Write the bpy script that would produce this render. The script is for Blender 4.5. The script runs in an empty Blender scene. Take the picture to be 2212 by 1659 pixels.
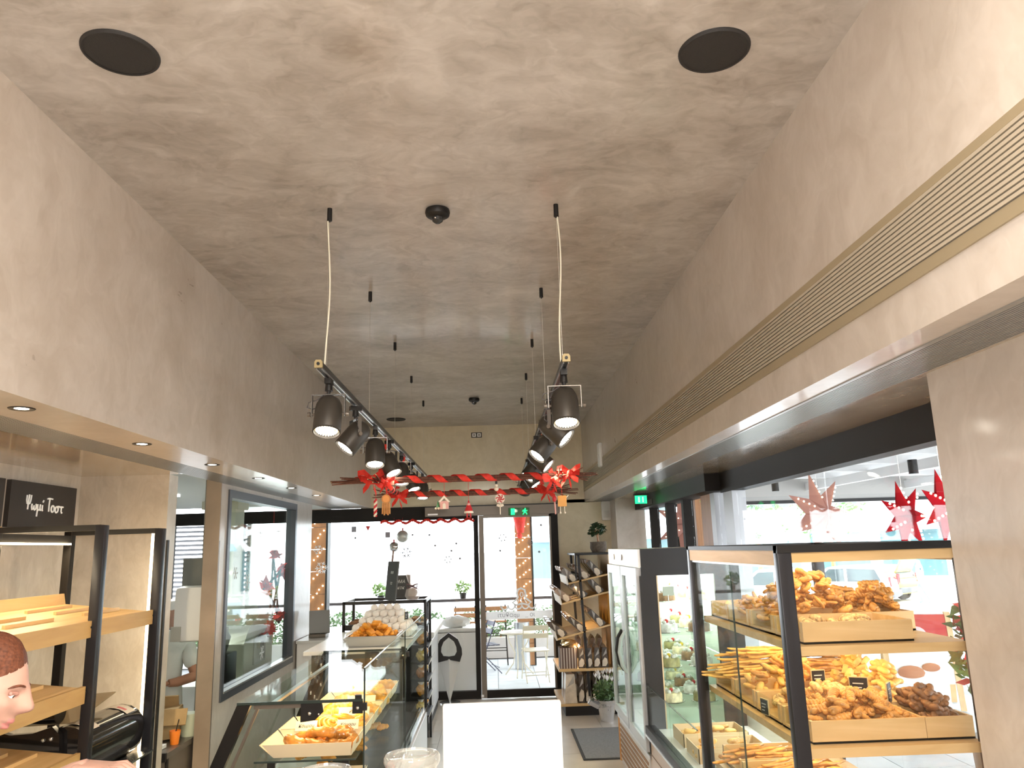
import bpy, bmesh, math, random
from mathutils import Vector, Matrix, Euler
random.seed(7)
PI = math.pi
scene = bpy.context.scene
COL = scene.collection

# ---------------------------------------------------------------- camera
def make_camera():
    p, y, r = 0.209783, 0.0279744, 0.0308154
    cy, sy, cp, sp = math.cos(y), math.sin(y), math.cos(p), math.sin(p)
    fwd = Vector((sy*cp, cy*cp, sp)); right = Vector((cy, -sy, 0)); up = right.cross(fwd)
    cr, sr = math.cos(r), math.sin(r)
    r2 = cr*right - sr*up; u2 = sr*right + cr*up
    cam = bpy.data.cameras.new('camera'); cam.sensor_width = 36.0; cam.lens = 1658.12/2212*36
    cam.clip_start = 0.02; cam.clip_end = 300
    o = bpy.data.objects.new('camera', cam); COL.objects.link(o)
    m = Matrix((r2, u2, -fwd)).transposed().to_4x4(); m.translation = (0, 0, 2.0)
    o.matrix_world = m; scene.camera = o
make_camera()

# ---------------------------------------------------------------- world, sun, exposure
w = bpy.data.worlds.new('sky'); scene.world = w; w.use_nodes = True
bg = w.node_tree.nodes['Background']
bg.inputs[0].default_value = (0.90, 0.95, 1.0, 1); bg.inputs[1].default_value = 6.0
vs = scene.view_settings
vs.view_transform = 'Standard'; vs.look = 'None'; vs.gamma = 1.0; vs.exposure = 0.8
try: vs.use_curve_mapping = False
except Exception: pass
scene.cycles.transparent_max_bounces = 32
scene.cycles.max_bounces = 7
scene.cycles.adaptive_threshold = 0.03
scene.cycles.sample_clamp_indirect = 4.0

def light(name, kind, loc, power, col=(1, 1, 1), size=0.1, rot=(0, 0, 0), parent=None, spot=None, blend=.5, size_y=None):
    l = bpy.data.lights.new(name, kind); l.energy = power; l.color = col
    if kind == 'AREA':
        l.size = size
        if size_y: l.shape = 'RECTANGLE'; l.size_y = size_y
    elif kind == 'SUN': l.angle = size
    else: l.shadow_soft_size = size
    if spot: l.spot_size = spot; l.spot_blend = blend
    o = bpy.data.objects.new(name, l); COL.objects.link(o); o.location = loc; o.rotation_euler = rot
    if parent: o.parent = parent
    return o
light('sun', 'SUN', (6, 20, 12), 3.0, (1, .97, .92), math.radians(1.5), (math.radians(38), math.radians(28), 0))
# ceiling lamps of the shop behind the photographer
WARM = (1.0, .96, .91)
light('rear_ceiling_lamp', 'AREA', (-0.2, -0.6, 3.70), 105, WARM, 1.0, (math.radians(12), 0, 0))
light('rear_ceiling_lamp', 'AREA', (1.0, 0.5, 3.70), 54, (1, .86, .68), .5, (0, math.radians(12), 0))
# the photographer's flash
light('camera_flash', 'AREA', (0.05, -0.02, 2.08), 34, (1, .97, .93), .08, (math.radians(100), 0, 0))

# ---------------------------------------------------------------- materials
MATS = {}
def nodes(m):
    m.use_nodes = True; nt = m.node_tree
    return nt, nt.nodes, nt.links, nt.nodes['Principled BSDF']
def M(name, col, rough=.5, metal=0., var=0., scale=8., bump=0., emit=None, estr=0., coat=0., trans=0., objvar=0., sss=0., stretch=None, spec=None):
    if name in MATS: return MATS[name]
    m = bpy.data.materials.new(name); nt, N, L, b = nodes(m)
    c = (*col, 1); b.inputs['Base Color'].default_value = c
    b.inputs['Roughness'].default_value = rough; b.inputs['Metallic'].default_value = metal
    if coat: b.inputs['Coat Weight'].default_value = coat; b.inputs['Coat Roughness'].default_value = .1
    if spec is not None: b.inputs['Specular IOR Level'].default_value = spec
    if trans: b.inputs['Transmission Weight'].default_value = trans
    if sss: b.inputs['Subsurface Weight'].default_value = sss; b.inputs['Subsurface Radius'].default_value = (.01, .004, .002)
    if emit: b.inputs['Emission Color'].default_value = (*emit, 1); b.inputs['Emission Strength'].default_value = estr
    if var or bump:
        tc = N.new('ShaderNodeTexCoord'); mp = N.new('ShaderNodeMapping'); nz = N.new('ShaderNodeTexNoise')
        if stretch: mp.inputs['Scale'].default_value = stretch
        nz.inputs['Scale'].default_value = scale; nz.inputs['Detail'].default_value = 5
        L.new(tc.outputs['Object'], mp.inputs['Vector']); L.new(mp.outputs[0], nz.inputs['Vector'])
        if var:
            rp = N.new('ShaderNodeValToRGB'); e = rp.color_ramp.elements
            e[0].position = .3; e[1].position = .7
            e[0].color = (*[max(0, x*(1-var)) for x in col], 1); e[1].color = (*[min(1, x*(1+var)) for x in col], 1)
            L.new(nz.outputs['Fac'], rp.inputs['Fac']); out = rp.outputs[0]
            if objvar:
                oi = N.new('ShaderNodeObjectInfo'); hs = N.new('ShaderNodeHueSaturation'); mr = N.new('ShaderNodeMapRange')
                mr.inputs['To Min'].default_value = 1-objvar; mr.inputs['To Max'].default_value = 1+objvar
                L.new(oi.outputs['Random'], mr.inputs['Value']); L.new(mr.outputs[0], hs.inputs['Value']); L.new(out, hs.inputs['Color']); out = hs.outputs[0]
            L.new(out, b.inputs['Base Color'])
        if bump:
            bp = N.new('ShaderNodeBump'); bp.inputs['Strength'].default_value = bump; bp.inputs['Distance'].default_value = .01
            L.new(nz.outputs['Fac'], bp.inputs['Height']); L.new(bp.outputs[0], b.inputs['Normal'])
    MATS[name] = m; return m

def plaster(name, dark, mid, lite, rough=.3, stroke=(1, 1, 1), scale=1.6, coat=.25):
    m = bpy.data.materials.new(name); nt, N, L, b = nodes(m)
    tc = N.new('ShaderNodeTexCoord'); mp = N.new('ShaderNodeMapping'); mp.inputs['Scale'].default_value = stroke
    L.new(tc.outputs['Object'], mp.inputs['Vector'])
    n1 = N.new('ShaderNodeTexNoise'); n1.inputs['Scale'].default_value = scale; n1.inputs['Detail'].default_value = 5; n1.inputs['Distortion'].default_value = .5; n1.inputs['Roughness'].default_value = .55
    L.new(mp.outputs[0], n1.inputs['Vector'])
    # overlapping trowel strokes: turned, warped cells
    wv = N.new('ShaderNodeTexNoise'); wv.inputs['Scale'].default_value = scale*1.7; wv.inputs['Detail'].default_value = 4
    L.new(mp.outputs[0], wv.inputs['Vector'])
    vm = N.new('ShaderNodeVectorMath'); vm.operation = 'MULTIPLY_ADD'; vm.inputs[1].default_value = (.8, .8, .8)
    L.new(wv.outputs['Color'], vm.inputs[0]); L.new(mp.outputs[0], vm.inputs[2])
    vals = []
    for k, (sc, rot, st) in enumerate(((1.6, .6, (1, 3.2, 2.0)), (2.2, -.8, (3.0, 1, 1.8)))):
        m2 = N.new('ShaderNodeMapping'); m2.inputs['Rotation'].default_value = (rot*.5, rot*.3, rot); m2.inputs['Scale'].default_value = st
        vo = N.new('ShaderNodeTexNoise'); vo.inputs['Scale'].default_value = scale*sc; vo.inputs['Detail'].default_value = 3; vo.inputs['Roughness'].default_value = .62
        L.new(vm.outputs[0], m2.inputs['Vector']); L.new(m2.outputs[0], vo.inputs['Vector']); vals.append(vo.outputs['Fac'])
    av = N.new('ShaderNodeMix'); av.data_type = 'FLOAT'; av.inputs[0].default_value = .5; L.new(vals[0], av.inputs[2]); L.new(vals[1], av.inputs[3])
    mx = N.new('ShaderNodeMix'); mx.data_type = 'FLOAT'; mx.inputs[0].default_value = .5
    L.new(n1.outputs['Fac'], mx.inputs[2]); L.new(av.outputs[0], mx.inputs[3])
    n2 = N.new('ShaderNodeTexNoise'); n2.inputs['Scale'].default_value = scale*9; n2.inputs['Detail'].default_value = 6; n2.inputs['Distortion'].default_value = .6
    L.new(vm.outputs[0], n2.inputs['Vector'])
    m3 = N.new('ShaderNodeMix'); m3.data_type = 'FLOAT'; m3.inputs[0].default_value = .2
    L.new(mx.outputs[0], m3.inputs[2]); L.new(n2.outputs['Fac'], m3.inputs[3])
    rp = N.new('ShaderNodeValToRGB'); e = rp.color_ramp.elements
    e[0].position = .38; e[0].color = (*dark, 1); e[1].position = .62; e[1].color = (*lite, 1)
    k = e.new(.5); k.color = (*mid, 1)
    L.new(m3.outputs[0], rp.inputs['Fac']); L.new(rp.outputs[0], b.inputs['Base Color'])
    mr = N.new('ShaderNodeMapRange'); mr.inputs['To Min'].default_value = max(.05, rough-.12); mr.inputs['To Max'].default_value = rough+.16
    L.new(av.outputs[0], mr.inputs['Value']); L.new(mr.outputs[0], b.inputs['Roughness'])
    b.inputs['Coat Weight'].default_value = coat; b.inputs['Coat Roughness'].default_value = .10
    bp = N.new('ShaderNodeBump'); bp.inputs['Strength'].default_value = .10; bp.inputs['Distance'].default_value = .01
    L.new(n2.outputs['Fac'], bp.inputs['Height']); L.new(bp.outputs[0], b.inputs['Normal'])
    MATS[name] = m; return m

def wood(name, c1, c2, axis='X', rough=.45, scale=6.):
    m = bpy.data.materials.new(name); nt, N, L, b = nodes(m)
    tc = N.new('ShaderNodeTexCoord'); mp = N.new('ShaderNodeMapping')
    s = [9., 9., 9.]; s['XYZ'.index(axis)] = .9; mp.inputs['Scale'].default_value = s
    nz = N.new('ShaderNodeTexNoise'); nz.inputs['Scale'].default_value = scale*.35; nz.inputs['Detail'].default_value = 6; nz.inputs['Distortion'].default_value = .7
    L.new(tc.outputs['Object'], mp.inputs['Vector']); L.new(mp.outputs[0], nz.inputs['Vector'])
    rp = N.new('ShaderNodeValToRGB'); e = rp.color_ramp.elements; e[0].position = .3; e[1].position = .7
    e[0].color = (*c1, 1); e[1].color = (*c2, 1)
    L.new(nz.outputs['Fac'], rp.inputs['Fac']); L.new(rp.outputs[0], b.inputs['Base Color']); b.inputs['Roughness'].default_value = rough
    MATS[name] = m; return m

def glassmat(name, tint=(1, 1, 1), refl=1.0, base=.035, milk=0., milkcol=(1, 1, 1)):
    m = bpy.data.materials.new(name); m.use_nodes = True; nt = m.node_tree; N, L = nt.nodes, nt.links; N.clear()
    out = N.new('ShaderNodeOutputMaterial'); tr = N.new('ShaderNodeBsdfTransparent'); tr.inputs[0].default_value = (*tint, 1)
    gl = N.new('ShaderNodeBsdfGlossy'); gl.inputs['Roughness'].default_value = .015
    lw = N.new('ShaderNodeLayerWeight'); lw.inputs['Blend'].default_value = .5
    pw = N.new('ShaderNodeMath'); pw.operation = 'POWER'; pw.inputs[1].default_value = 5
    ma = N.new('ShaderNodeMath'); ma.operation = 'MULTIPLY_ADD'; ma.inputs[1].default_value = .6*refl; ma.inputs[2].default_value = base
    L.new(lw.outputs['Facing'], pw.inputs[0]); L.new(pw.outputs[0], ma.inputs[0])
    mx = N.new('ShaderNodeMixShader'); L.new(ma.outputs[0], mx.inputs[0]); L.new(tr.outputs[0], mx.inputs[1]); L.new(gl.outputs[0], mx.inputs[2])
    last = mx
    if milk:
        df = N.new('ShaderNodeBsdfDiffuse'); df.inputs[0].default_value = (*milkcol, 1)
        m2 = N.new('ShaderNodeMixShader'); m2.inputs[0].default_value = milk
        L.new(mx.outputs[0], m2.inputs[1]); L.new(df.outputs[0], m2.inputs[2]); last = m2
    L.new(last.outputs[0], out.inputs[0])
    MATS[name] = m; return m

def emis(name, col, s):
    m = bpy.data.materials.new(name); m.use_nodes = True; nt = m.node_tree; nt.nodes.clear()
    o = nt.nodes.new('ShaderNodeOutputMaterial'); e = nt.nodes.new('ShaderNodeEmission'); e.inputs[0].default_value = (*col, 1); e.inputs[1].default_value = s
    nt.links.new(e.outputs[0], o.inputs[0]); m.cycles.emission_sampling = 'NONE'; MATS[name] = m; return m

PL_CEIL = plaster('plaster ceiling', (.31, .265, .22), (.46, .412, .363), (.60, .55, .50), .36, (1, 1.4, 1), 1.25, .14)
PL_WALL = plaster('plaster walls', (.46, .39, .325), (.54, .47, .405), (.62, .55, .485), .30, (1.15, 1.15, .95), 1.2, .3)
PL_SOFF = plaster('polished plaster soffit', (.33, .25, .165), (.42, .33, .235), (.50, .41, .31), .16, (1.3, .5, 1), 1.2, .6)
PL_GREY = plaster('grey plaster', (.42, .37, .31), (.52, .465, .40), (.62, .57, .50), .32, (1.6, 1.6, .8), 1.3, .25)
BLACK = M('black metal', (.012, .011, .011), .42, 0., spec=.35)
DKBR = M('dark bronze frame', (.018, .015, .013), .55, 0., spec=.2)
GREYFR = M('grey bronze metal', (.17, .145, .12), .4, .5)
ALU = M('brushed aluminium', (.62, .62, .62), .28, .9)
STEEL = M('stainless steel', (.55, .55, .54), .25, 1.)
CHROME = M('chrome', (.75, .75, .75), .08, 1.)
WHITE = M('white lacquer', (.82, .81, .79), .4)
WHITEPL = M('white plastic', (.78, .77, .74), .35)
CHAMP = M('champagne grille metal', (.42, .34, .22), .42, .35)
CHAMPD = M('grille slat metal', (.50, .43, .33), .42, .2)
SLOT = M('grille dark slot', (.17, .145, .12), .7)
GGREY = M('grey linear grille', (.36, .35, .33), .3, .5)
GLASS = glassmat('clear glass', (.985, .99, .985), .5, .03)
GLASSG = glassmat('greenish counter glass', (.93, .965, .94), .22, .025)
GLASSK = glassmat('service window glass', (.90, .945, .92), 1., .05)
GEDGE = M('dark glass edge', (.03, .045, .04), .15)
BIRCH = wood('birch wood', (.55, .34, .13), (.68, .45, .21), 'Y')
BIRCHX = wood('birch wood crosswise', (.52, .325, .13), (.64, .43, .21), 'X')
BIRCHZ = wood('birch wood upright', (.60, .40, .2), (.74, .52, .28), 'Z')
DWOOD = wood('brown cladding wood', (.33, .14, .05), (.45, .21, .08), 'Z')
RED = M('red felt ribbon', (.72, .035, .02), .7, var=.2, scale=30)
GREENGLOW = emis('green exit glow', (.02, 1.0, .22), 1.6)
LAMPGLOW = emis('lamp glow', (1, .93, .80), 14)
LEDGLOW = emis('warm led strip', (1, .80, .50), 9)
FAIRY = emis('fairy light', (1, .86, .6), 6)

# ---------------------------------------------------------------- mesh helpers
class MB:
    def __init__(s): s.v = []; s.f = []; s.mi = []; s.cur = 0
    def add(s, vs, fs):
        n = len(s.v); s.v += [tuple(v) for v in vs]
        for f in fs: s.f.append(tuple(i+n for i in f)); s.mi.append(s.cur)
        return s
    def box(s, x0, x1, y0, y1, z0, z1):
        if x0 > x1: x0, x1 = x1, x0
        if y0 > y1: y0, y1 = y1, y0
        if z0 > z1: z0, z1 = z1, z0
        return s.add([(x0, y0, z0), (x1, y0, z0), (x1, y1, z0), (x0, y1, z0), (x0, y0, z1), (x1, y0, z1), (x1, y1, z1), (x0, y1, z1)],
                     [(0, 3, 2, 1), (4, 5, 6, 7), (0, 1, 5, 4), (1, 2, 6, 5), (2, 3, 7, 6), (3, 0, 4, 7)])
    def hexa(s, pts):
        return s.add(pts, [(0, 3, 2, 1), (4, 5, 6, 7), (0, 1, 5, 4), (1, 2, 6, 5), (2, 3, 7, 6), (3, 0, 4, 7)])
    def bbox(s, c, d, rot=None, bev=0.):
        "bevelled, turned box, centre c, dims d"
        bm = bmesh.new(); bmesh.ops.create_cube(bm, size=1)
        for v in bm.verts: v.co = Vector((v.co.x*d[0], v.co.y*d[1], v.co.z*d[2]))
        if bev: bmesh.ops.bevel(bm, geom=bm.edges[:], offset=bev, segments=2, affect='EDGES', profile=.6)
        R = Euler(rot).to_matrix() if rot else Matrix.Identity(3)
        bm.verts.index_update()
        s.add([R @ v.co + Vector(c) for v in bm.verts], [[v.index for v in f.verts] for f in bm.faces]); bm.free(); return s
    def cyl(s, p0, p1, r0, r1=None, n=12, cap=True):
        r1 = r0 if r1 is None else r1
        p0, p1 = Vector(p0), Vector(p1); a = (p1-p0).normalized()
        u = a.orthogonal().normalized(); w_ = a.cross(u)
        vs = []
        for p, r in ((p0, r0), (p1, r1)):
            for i in range(n):
                t = 2*PI*i/n; vs.append(p + r*(math.cos(t)*u + math.sin(t)*w_))
        fs = [(i, (i+1) % n, n+(i+1) % n, n+i) for i in range(n)]
        if cap: fs += [tuple(range(n-1, -1, -1)), tuple(range(n, 2*n))]
        return s.add(vs, fs)
    def tube(s, pts, r, n=8, closed=False, cap=True):
        pts = [Vector(p) for p in pts]; rs = r if isinstance(r, (list, tuple)) else [r]*len(pts)
        m = len(pts); vs = []; prev = None
        for i, p in enumerate(pts):
            if closed: a = pts[(i+1) % m]-pts[i-1]
            else: a = pts[min(i+1, m-1)]-pts[max(i-1, 0)]
            a.normalize()
            if prev is None: u = a.orthogonal().normalized()
            else:
                u = prev - a*prev.dot(a)
                u = u.normalized() if u.length > 1e-6 else a.orthogonal().normalized()
            prev = u; w_ = a.cross(u)
            for k in range(n):
                t = 2*PI*k/n; vs.append(p+rs[i]*(math.cos(t)*u+math.sin(t)*w_))
        fs = []
        for i in range(m if closed else m-1):
            j = (i+1) % m
            for k in range(n): fs.append((i*n+k, i*n+(k+1) % n, j*n+(k+1) % n, j*n+k))
        if cap and not closed: fs += [tuple(range(n-1, -1, -1)), tuple(range((m-1)*n, m*n))]
        return s.add(vs, fs)
    def lathe(s, prof, c=(0, 0, 0), n=24, axis='Z', cap=True):
        vs = []; c = Vector(c)
        for r, h in prof:
            for i in range(n):
                t = 2*PI*i/n; a, b_ = r*math.cos(t), r*math.sin(t)
                v = {'Z': (a, b_, h), 'Y': (a, h, b_), 'X': (h, a, b_)}[axis]; vs.append(c+Vector(v))
        m = len(prof); fs = []
        for j in range(m-1):
            for i in range(n): fs.append((j*n+i, j*n+(i+1) % n, (j+1)*n+(i+1) % n, (j+1)*n+i))
        if cap: fs += [tuple(range(n-1, -1, -1)), tuple(range((m-1)*n, m*n))]
        return s.add(vs, fs)
    def prism(s, poly, a, b_, axis='Y'):
        def P(p, t): return {'Y': (p[0], t, p[1]), 'X': (t, p[0], p[1]), 'Z': (p[0], p[1], t)}[axis]
        n = len(poly); vs = [P(p, a) for p in poly]+[P(p, b_) for p in poly]
        fs = [tuple(range(n-1, -1, -1)), tuple(range(n, 2*n))]+[(i, (i+1) % n, n+(i+1) % n, n+i) for i in range(n)]
        return s.add(vs, fs)
    def sphere(s, c, r, nu=14, nv=9, fn=None):
        r = r if isinstance(r, (tuple, list)) else (r, r, r); c = Vector(c); vs = []
        for j in range(nv+1):
            ph = PI*j/nv
            for i in range(nu):
                t = 2*PI*i/nu; d = Vector((math.sin(ph)*math.cos(t), math.sin(ph)*math.sin(t), math.cos(ph)))
                k = fn(d) if fn else 1
                vs.append(c+Vector((d.x*r[0]*k, d.y*r[1]*k, d.z*r[2]*k)))
        fs = [(j*nu+i, j*nu+(i+1) % nu, (j+1)*nu+(i+1) % nu, (j+1)*nu+i) for j in range(nv) for i in range(nu)]
        return s.add(vs, [f[::-1] for f in fs])
    def quadstrip(s, A, B, th=None):
        n = len(A); vs = list(A)+list(B)
        return s.add(vs, [(i, i+1, n+i+1, n+i) for i in range(n-1)])
    def mesh(s, name, mats, org=(0, 0, 0), smooth=False, flip=True):
        me = bpy.data.meshes.new(name); o = Vector(org)
        me.from_pydata([Vector(v)-o for v in s.v], [], s.f)
        for m in (mats if isinstance(mats, (list, tuple)) else [mats]): me.materials.append(m)
        if any(s.mi): me.polygons.foreach_set('material_index', s.mi)
        bm = bmesh.new(); bm.from_mesh(me)
        bmesh.ops.remove_doubles(bm, verts=bm.verts, dist=1e-5)
        bmesh.ops.recalc_face_normals(bm, faces=bm.faces); bm.to_mesh(me); bm.free()
        if smooth:
            me.polygons.foreach_set('use_smooth', [True]*len(me.polygons))
            if smooth != 'all':
                try: me.set_sharp_from_angle(angle=math.radians(40))
                except Exception: pass
        me.update(); return me
ORG = {}
def B(mb, name, mats, parent=None, smooth=False, org=None):
    "links the collected shapes as ONE mesh object; under a parent the origin is the parent's"
    o_ = Vector(org) if org is not None else (ORG.get(parent.name, Vector((0, 0, 0))) if parent else Vector((0, 0, 0)))
    me = mb.mesh(name, mats, o_, smooth)
    o = bpy.data.objects.new(name, me); COL.objects.link(o)
    if parent: o.parent = parent; ORG[o.name] = ORG.get(parent.name, Vector((0, 0, 0))).copy()
    else: o.location = o_; ORG[o.name] = o_.copy()
    return o
def tag(o, label, cat, group=None, kind=None):
    o['label'] = label; o['category'] = cat
    if group: o['group'] = group
    if kind: o['kind'] = kind
    return o
def thing(name, label, cat, loc=(0, 0, 0), group=None, rot=(0, 0, 0), local=False):
    o = bpy.data.objects.new(name, None); COL.objects.link(o); o.empty_display_size = .1
    o.location = loc; o.rotation_euler = rot; ORG[o.name] = Vector((0, 0, 0)) if local else Vector(loc)
    return tag(o, label, cat, group)
def struct(mb, name, mats, parent=None, label=None, smooth=False):
    o = B(mb, name, mats, parent, smooth)
    if not parent:
        o['kind'] = 'structure'
        if label: o['label'] = label
    return o
def clone(src, loc=None, rot=None, label=None, group=None, parent=None, scale=None):
    c = src.copy(); COL.objects.link(c)
    if parent: c.parent = parent
    if loc is not None: c.location = loc
    if rot is not None: c.rotation_euler = rot
    if scale is not None: c.scale = (scale,)*3 if isinstance(scale, (int, float)) else scale
    if label: c['label'] = label
    if group: c['group'] = group
    for ch in src.children:
        clone(ch, parent=c)
    return c
def part_copy(me, name, parent, loc=(0, 0, 0), rot=(0, 0, 0), scale=1):
    o = bpy.data.objects.new(name, me); COL.objects.link(o); o.parent = parent
    o.location = Vector(loc)-ORG.get(parent.name, Vector((0, 0, 0))); o.rotation_euler = rot; o.scale = (scale,)*3 if isinstance(scale, (int, float)) else scale
    return o
def put(me, name, label, cat, loc, rot=(0, 0, 0), group=None, scale=1):
    o = bpy.data.objects.new(name, me); COL.objects.link(o); o.location = loc; o.rotation_euler = rot
    o.scale = (scale,)*3 if isinstance(scale, (int, float)) else scale
    ORG[o.name] = Vector(loc); return tag(o, label, cat, group)
def text(body, size, mat, parent, loc, rot, name='lettering', extrude=.001, align='CENTER', shear=0., spacing=1.):
    c = bpy.data.curves.new(name, 'FONT'); c.body = body; c.size = size; c.extrude = extrude; c.align_x = align; c.align_y = 'CENTER'
    c.shear = shear; c.space_character = spacing
    tmp = bpy.data.objects.new('tmp', c); COL.objects.link(tmp)
    me = bpy.data.meshes.new_from_object(tmp.evaluated_get(bpy.context.evaluated_depsgraph_get())); bpy.data.objects.remove(tmp)
    me.materials.clear(); me.materials.append(mat)
    o = bpy.data.objects.new(name, me); COL.objects.link(o); o.parent = parent
    o.location = Vector(loc)-ORG.get(parent.name, Vector((0, 0, 0))); o.rotation_euler = rot
    return o
def backlit(name, col, rough=.6, mix=.55):
    "thin sheet that lets light through: diffuse plus translucent"
    m = bpy.data.materials.new(name); m.use_nodes = True; nt = m.node_tree; nt.nodes.clear(); N, L = nt.nodes, nt.links
    o = N.new('ShaderNodeOutputMaterial'); d = N.new('ShaderNodeBsdfDiffuse'); t = N.new('ShaderNodeBsdfTranslucent'); x = N.new('ShaderNodeMixShader')
    d.inputs[0].default_value = t.inputs[0].default_value = (*col, 1); x.inputs[0].default_value = mix
    L.new(d.outputs[0], x.inputs[1]); L.new(t.outputs[0], x.inputs[2]); L.new(x.outputs[0], o.inputs[0]); MATS[name] = m; return m

# ================================================================ THE SETTING
ZC, ZS, YB = 3.762, 2.61, 11.13
XL, XR = -1.765, 1.303
YN = -2.2
# floor slab with its tiles
fl = struct(MB().box(-5.2, 2.2, YN, YB+.12, -.15, -.004), 'floor', M('tile grout', (.30, .27, .24), .8), label='beige tiled shop floor')
TILE = M('beige floor tile', (.52, .47, .41), .32, var=.06, scale=5, objvar=.05, coat=.15)
me = MB().bbox((0, 0, -.006), (.597, .597, .012), None, .0015).mesh('tile', TILE)
for i in range(-4, 6):
    for j in range(0, 19):
        if i < -2 and j < 4: continue
        part_copy(me, 'tile', fl, (-.55+.6*i+.2, .02+.6*j, 0))
struct(MB().box(XL-.35, XR+.8, YN, YB+.1, ZC, ZC+.1), 'ceiling', PL_CEIL, label='mottled taupe polished plaster ceiling')
# left upper wall with its soffit strip
struct(MB().box(-2.07, XL, YN, YB, ZS, ZC+.002), 'wall_left', PL_WALL, label='left upper wall of pale polished plaster')
g = struct(MB().box(-2.31, -2.07, YN, YB, ZS+.012, ZS+.2), 'trim_1', GGREY, label='grey linear air grille along the left soffit')
for k in range(16):
    x = -2.302+.015*k
    B(MB().box(x-.0045, x+.0045, YN, YB, ZS-.001, ZS+.014), 'slat', GGREY, g)
struct(MB().box(-3.2, -2.31, YN, 5.79, ZS, ZS+.2), 'ceiling_niche', PL_SOFF, label='brown polished plaster soffit over the bread shelves')
struct(MB().box(-3.2, -3.06, YN, 5.95, 0, ZS), 'wall_niche', PL_GREY, label='grey plaster wall behind the bread shelves')
struct(MB().box(-3.06, -2.41, 5.79, 5.95, 0, ZS), 'wall_niche_end', PL_GREY, label='grey plaster wall at the end of the bread shelves')
B(MB().box(-2.412, -2.398, 5.80, 5.83, .0, 2.13), 'corner_strip', BLACK, bpy.data.objects['wall_niche_end'])
# partition to the kitchen, with the service window
wl = MB().box(-2.42, -2.31, 6.60, 6.79, 0, ZS+.1).box(-2.42, -2.31, 6.79, 9.12, 0, .82).box(-2.42, -2.31, 6.79, 9.12, 2.57, ZS+.1).box(-2.42, -2.31, 9.12, 9.92, 0, ZS+.1)
pt = struct(wl, 'wall_partition', PL_WALL, label='plaster partition wall around the kitchen window')
B(MB().box(-2.315, -2.302, 6.596, 6.615, 0, 2.13), 'corner_strip', BLACK, pt)
B(MB().box(-2.425, -2.30, 6.585, 6.60, .0, ZS+.05), 'jamb_panel', M('brown jamb panel', (.30, .23, .17), .35, var=.2, scale=3), pt)
wn = struct(MB().box(-2.40, -2.295, 6.79, 6.85, .82, 2.57).box(-2.40, -2.295, 9.06, 9.12, .82, 2.57).box(-2.40, -2.295, 6.8501, 9.0599, 2.50, 2.57).box(-2.40, -2.295, 6.8501, 9.0599, .82, .88),
            'window_1', M('blue grey window frame', (.085, .095, .115), .35, .4), label='grey framed service window to the kitchen')
B(MB().box(-2.36, -2.352, 6.85, 9.06, .88, 2.50), 'pane', GLASSK, wn)
B(MB().box(-2.35, -2.29, 6.85, 9.06, .88, .895), 'window_sill', ALU, wn)
# right upper wall (beam) with grilles
bl = struct(MB().box(XR, 1.42, YN, YB, ZS, ZC+.002).box(1.42, 2.2, YN, YB, ZS+.05, ZC), 'wall_right', PL_WALL, label='right upper wall of warm polished plaster')
vt = struct(MB().box(XR-.008, XR+.002, -.5, 11.1, 2.758, 2.797).box(XR-.008, XR+.002, -.5, 11.1, 2.99, 3.018).box(XR-.008, XR+.002, 11.06, 11.1, 2.758, 3.018),
            'trim_2', CHAMP, label='champagne frame of the long air grille in the right upper wall')
B(MB().box(XR-.003, XR+.001, -.5, 11.06, 2.797, 2.99), 'slot_panel', SLOT, vt)
for k in range(12):
    z = 2.806+.0160*k
    B(MB().prism([(XR-.011, z-.0055), (XR-.011, z+.0050), (XR-.003, z+.0068), (XR-.003, z-.0040)], -.5, 11.06, 'Y'), 'slat', CHAMPD, vt)
vb = struct(MB().box(1.42, 1.67, YN, YB, ZS+.012, ZS+.05).box(1.42, 1.435, YN, YB, ZS-.004, ZS+.02), 'trim_3', GGREY, label='grey linear grille under the right beam')
for k in range(18):
    x = 1.443+.0128*k
    B(MB().box(x-.004, x+.004, YN, YB, ZS-.002, ZS+.014), 'slat', GGREY, vb)
struct(MB().box(1.67, 2.2, YN, YB, ZS, ZS+.05), 'ceiling_right', PL_SOFF, label='brown plaster soffit over the right windows')
struct(MB().box(1.69, 2.3, YN, 2.87, 0, ZS+.01), 'wall_right_pier', PL_WALL, label='plain plaster pier at the right edge')
struct(MB().box(1.66, 2.06, 10.6, YB+.1, 0, ZS+.01), 'wall_back_pier', PL_WALL, label='plaster pier in the far right corner')
# back wall
struct(MB().box(-1.9, 1.42, YB, YB+.15, 2.605, ZC+.05).box(.90, 1.7, YB, YB+.15, 0, 2.65), 'wall_back', plaster('plaster back wall', (.58, .49, .32), (.66, .565, .385), (.73, .64, .46), .4, (1, 1, 1), 1., .15), label='back wall over the sliding doors')
# hidden back of the shop so that the room is closed
struct(MB().box(-3.2, 2.3, YN-.1, YN, 0, ZC+.1), 'wall_rear', PL_WALL, label='rear wall behind the photographer')
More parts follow.
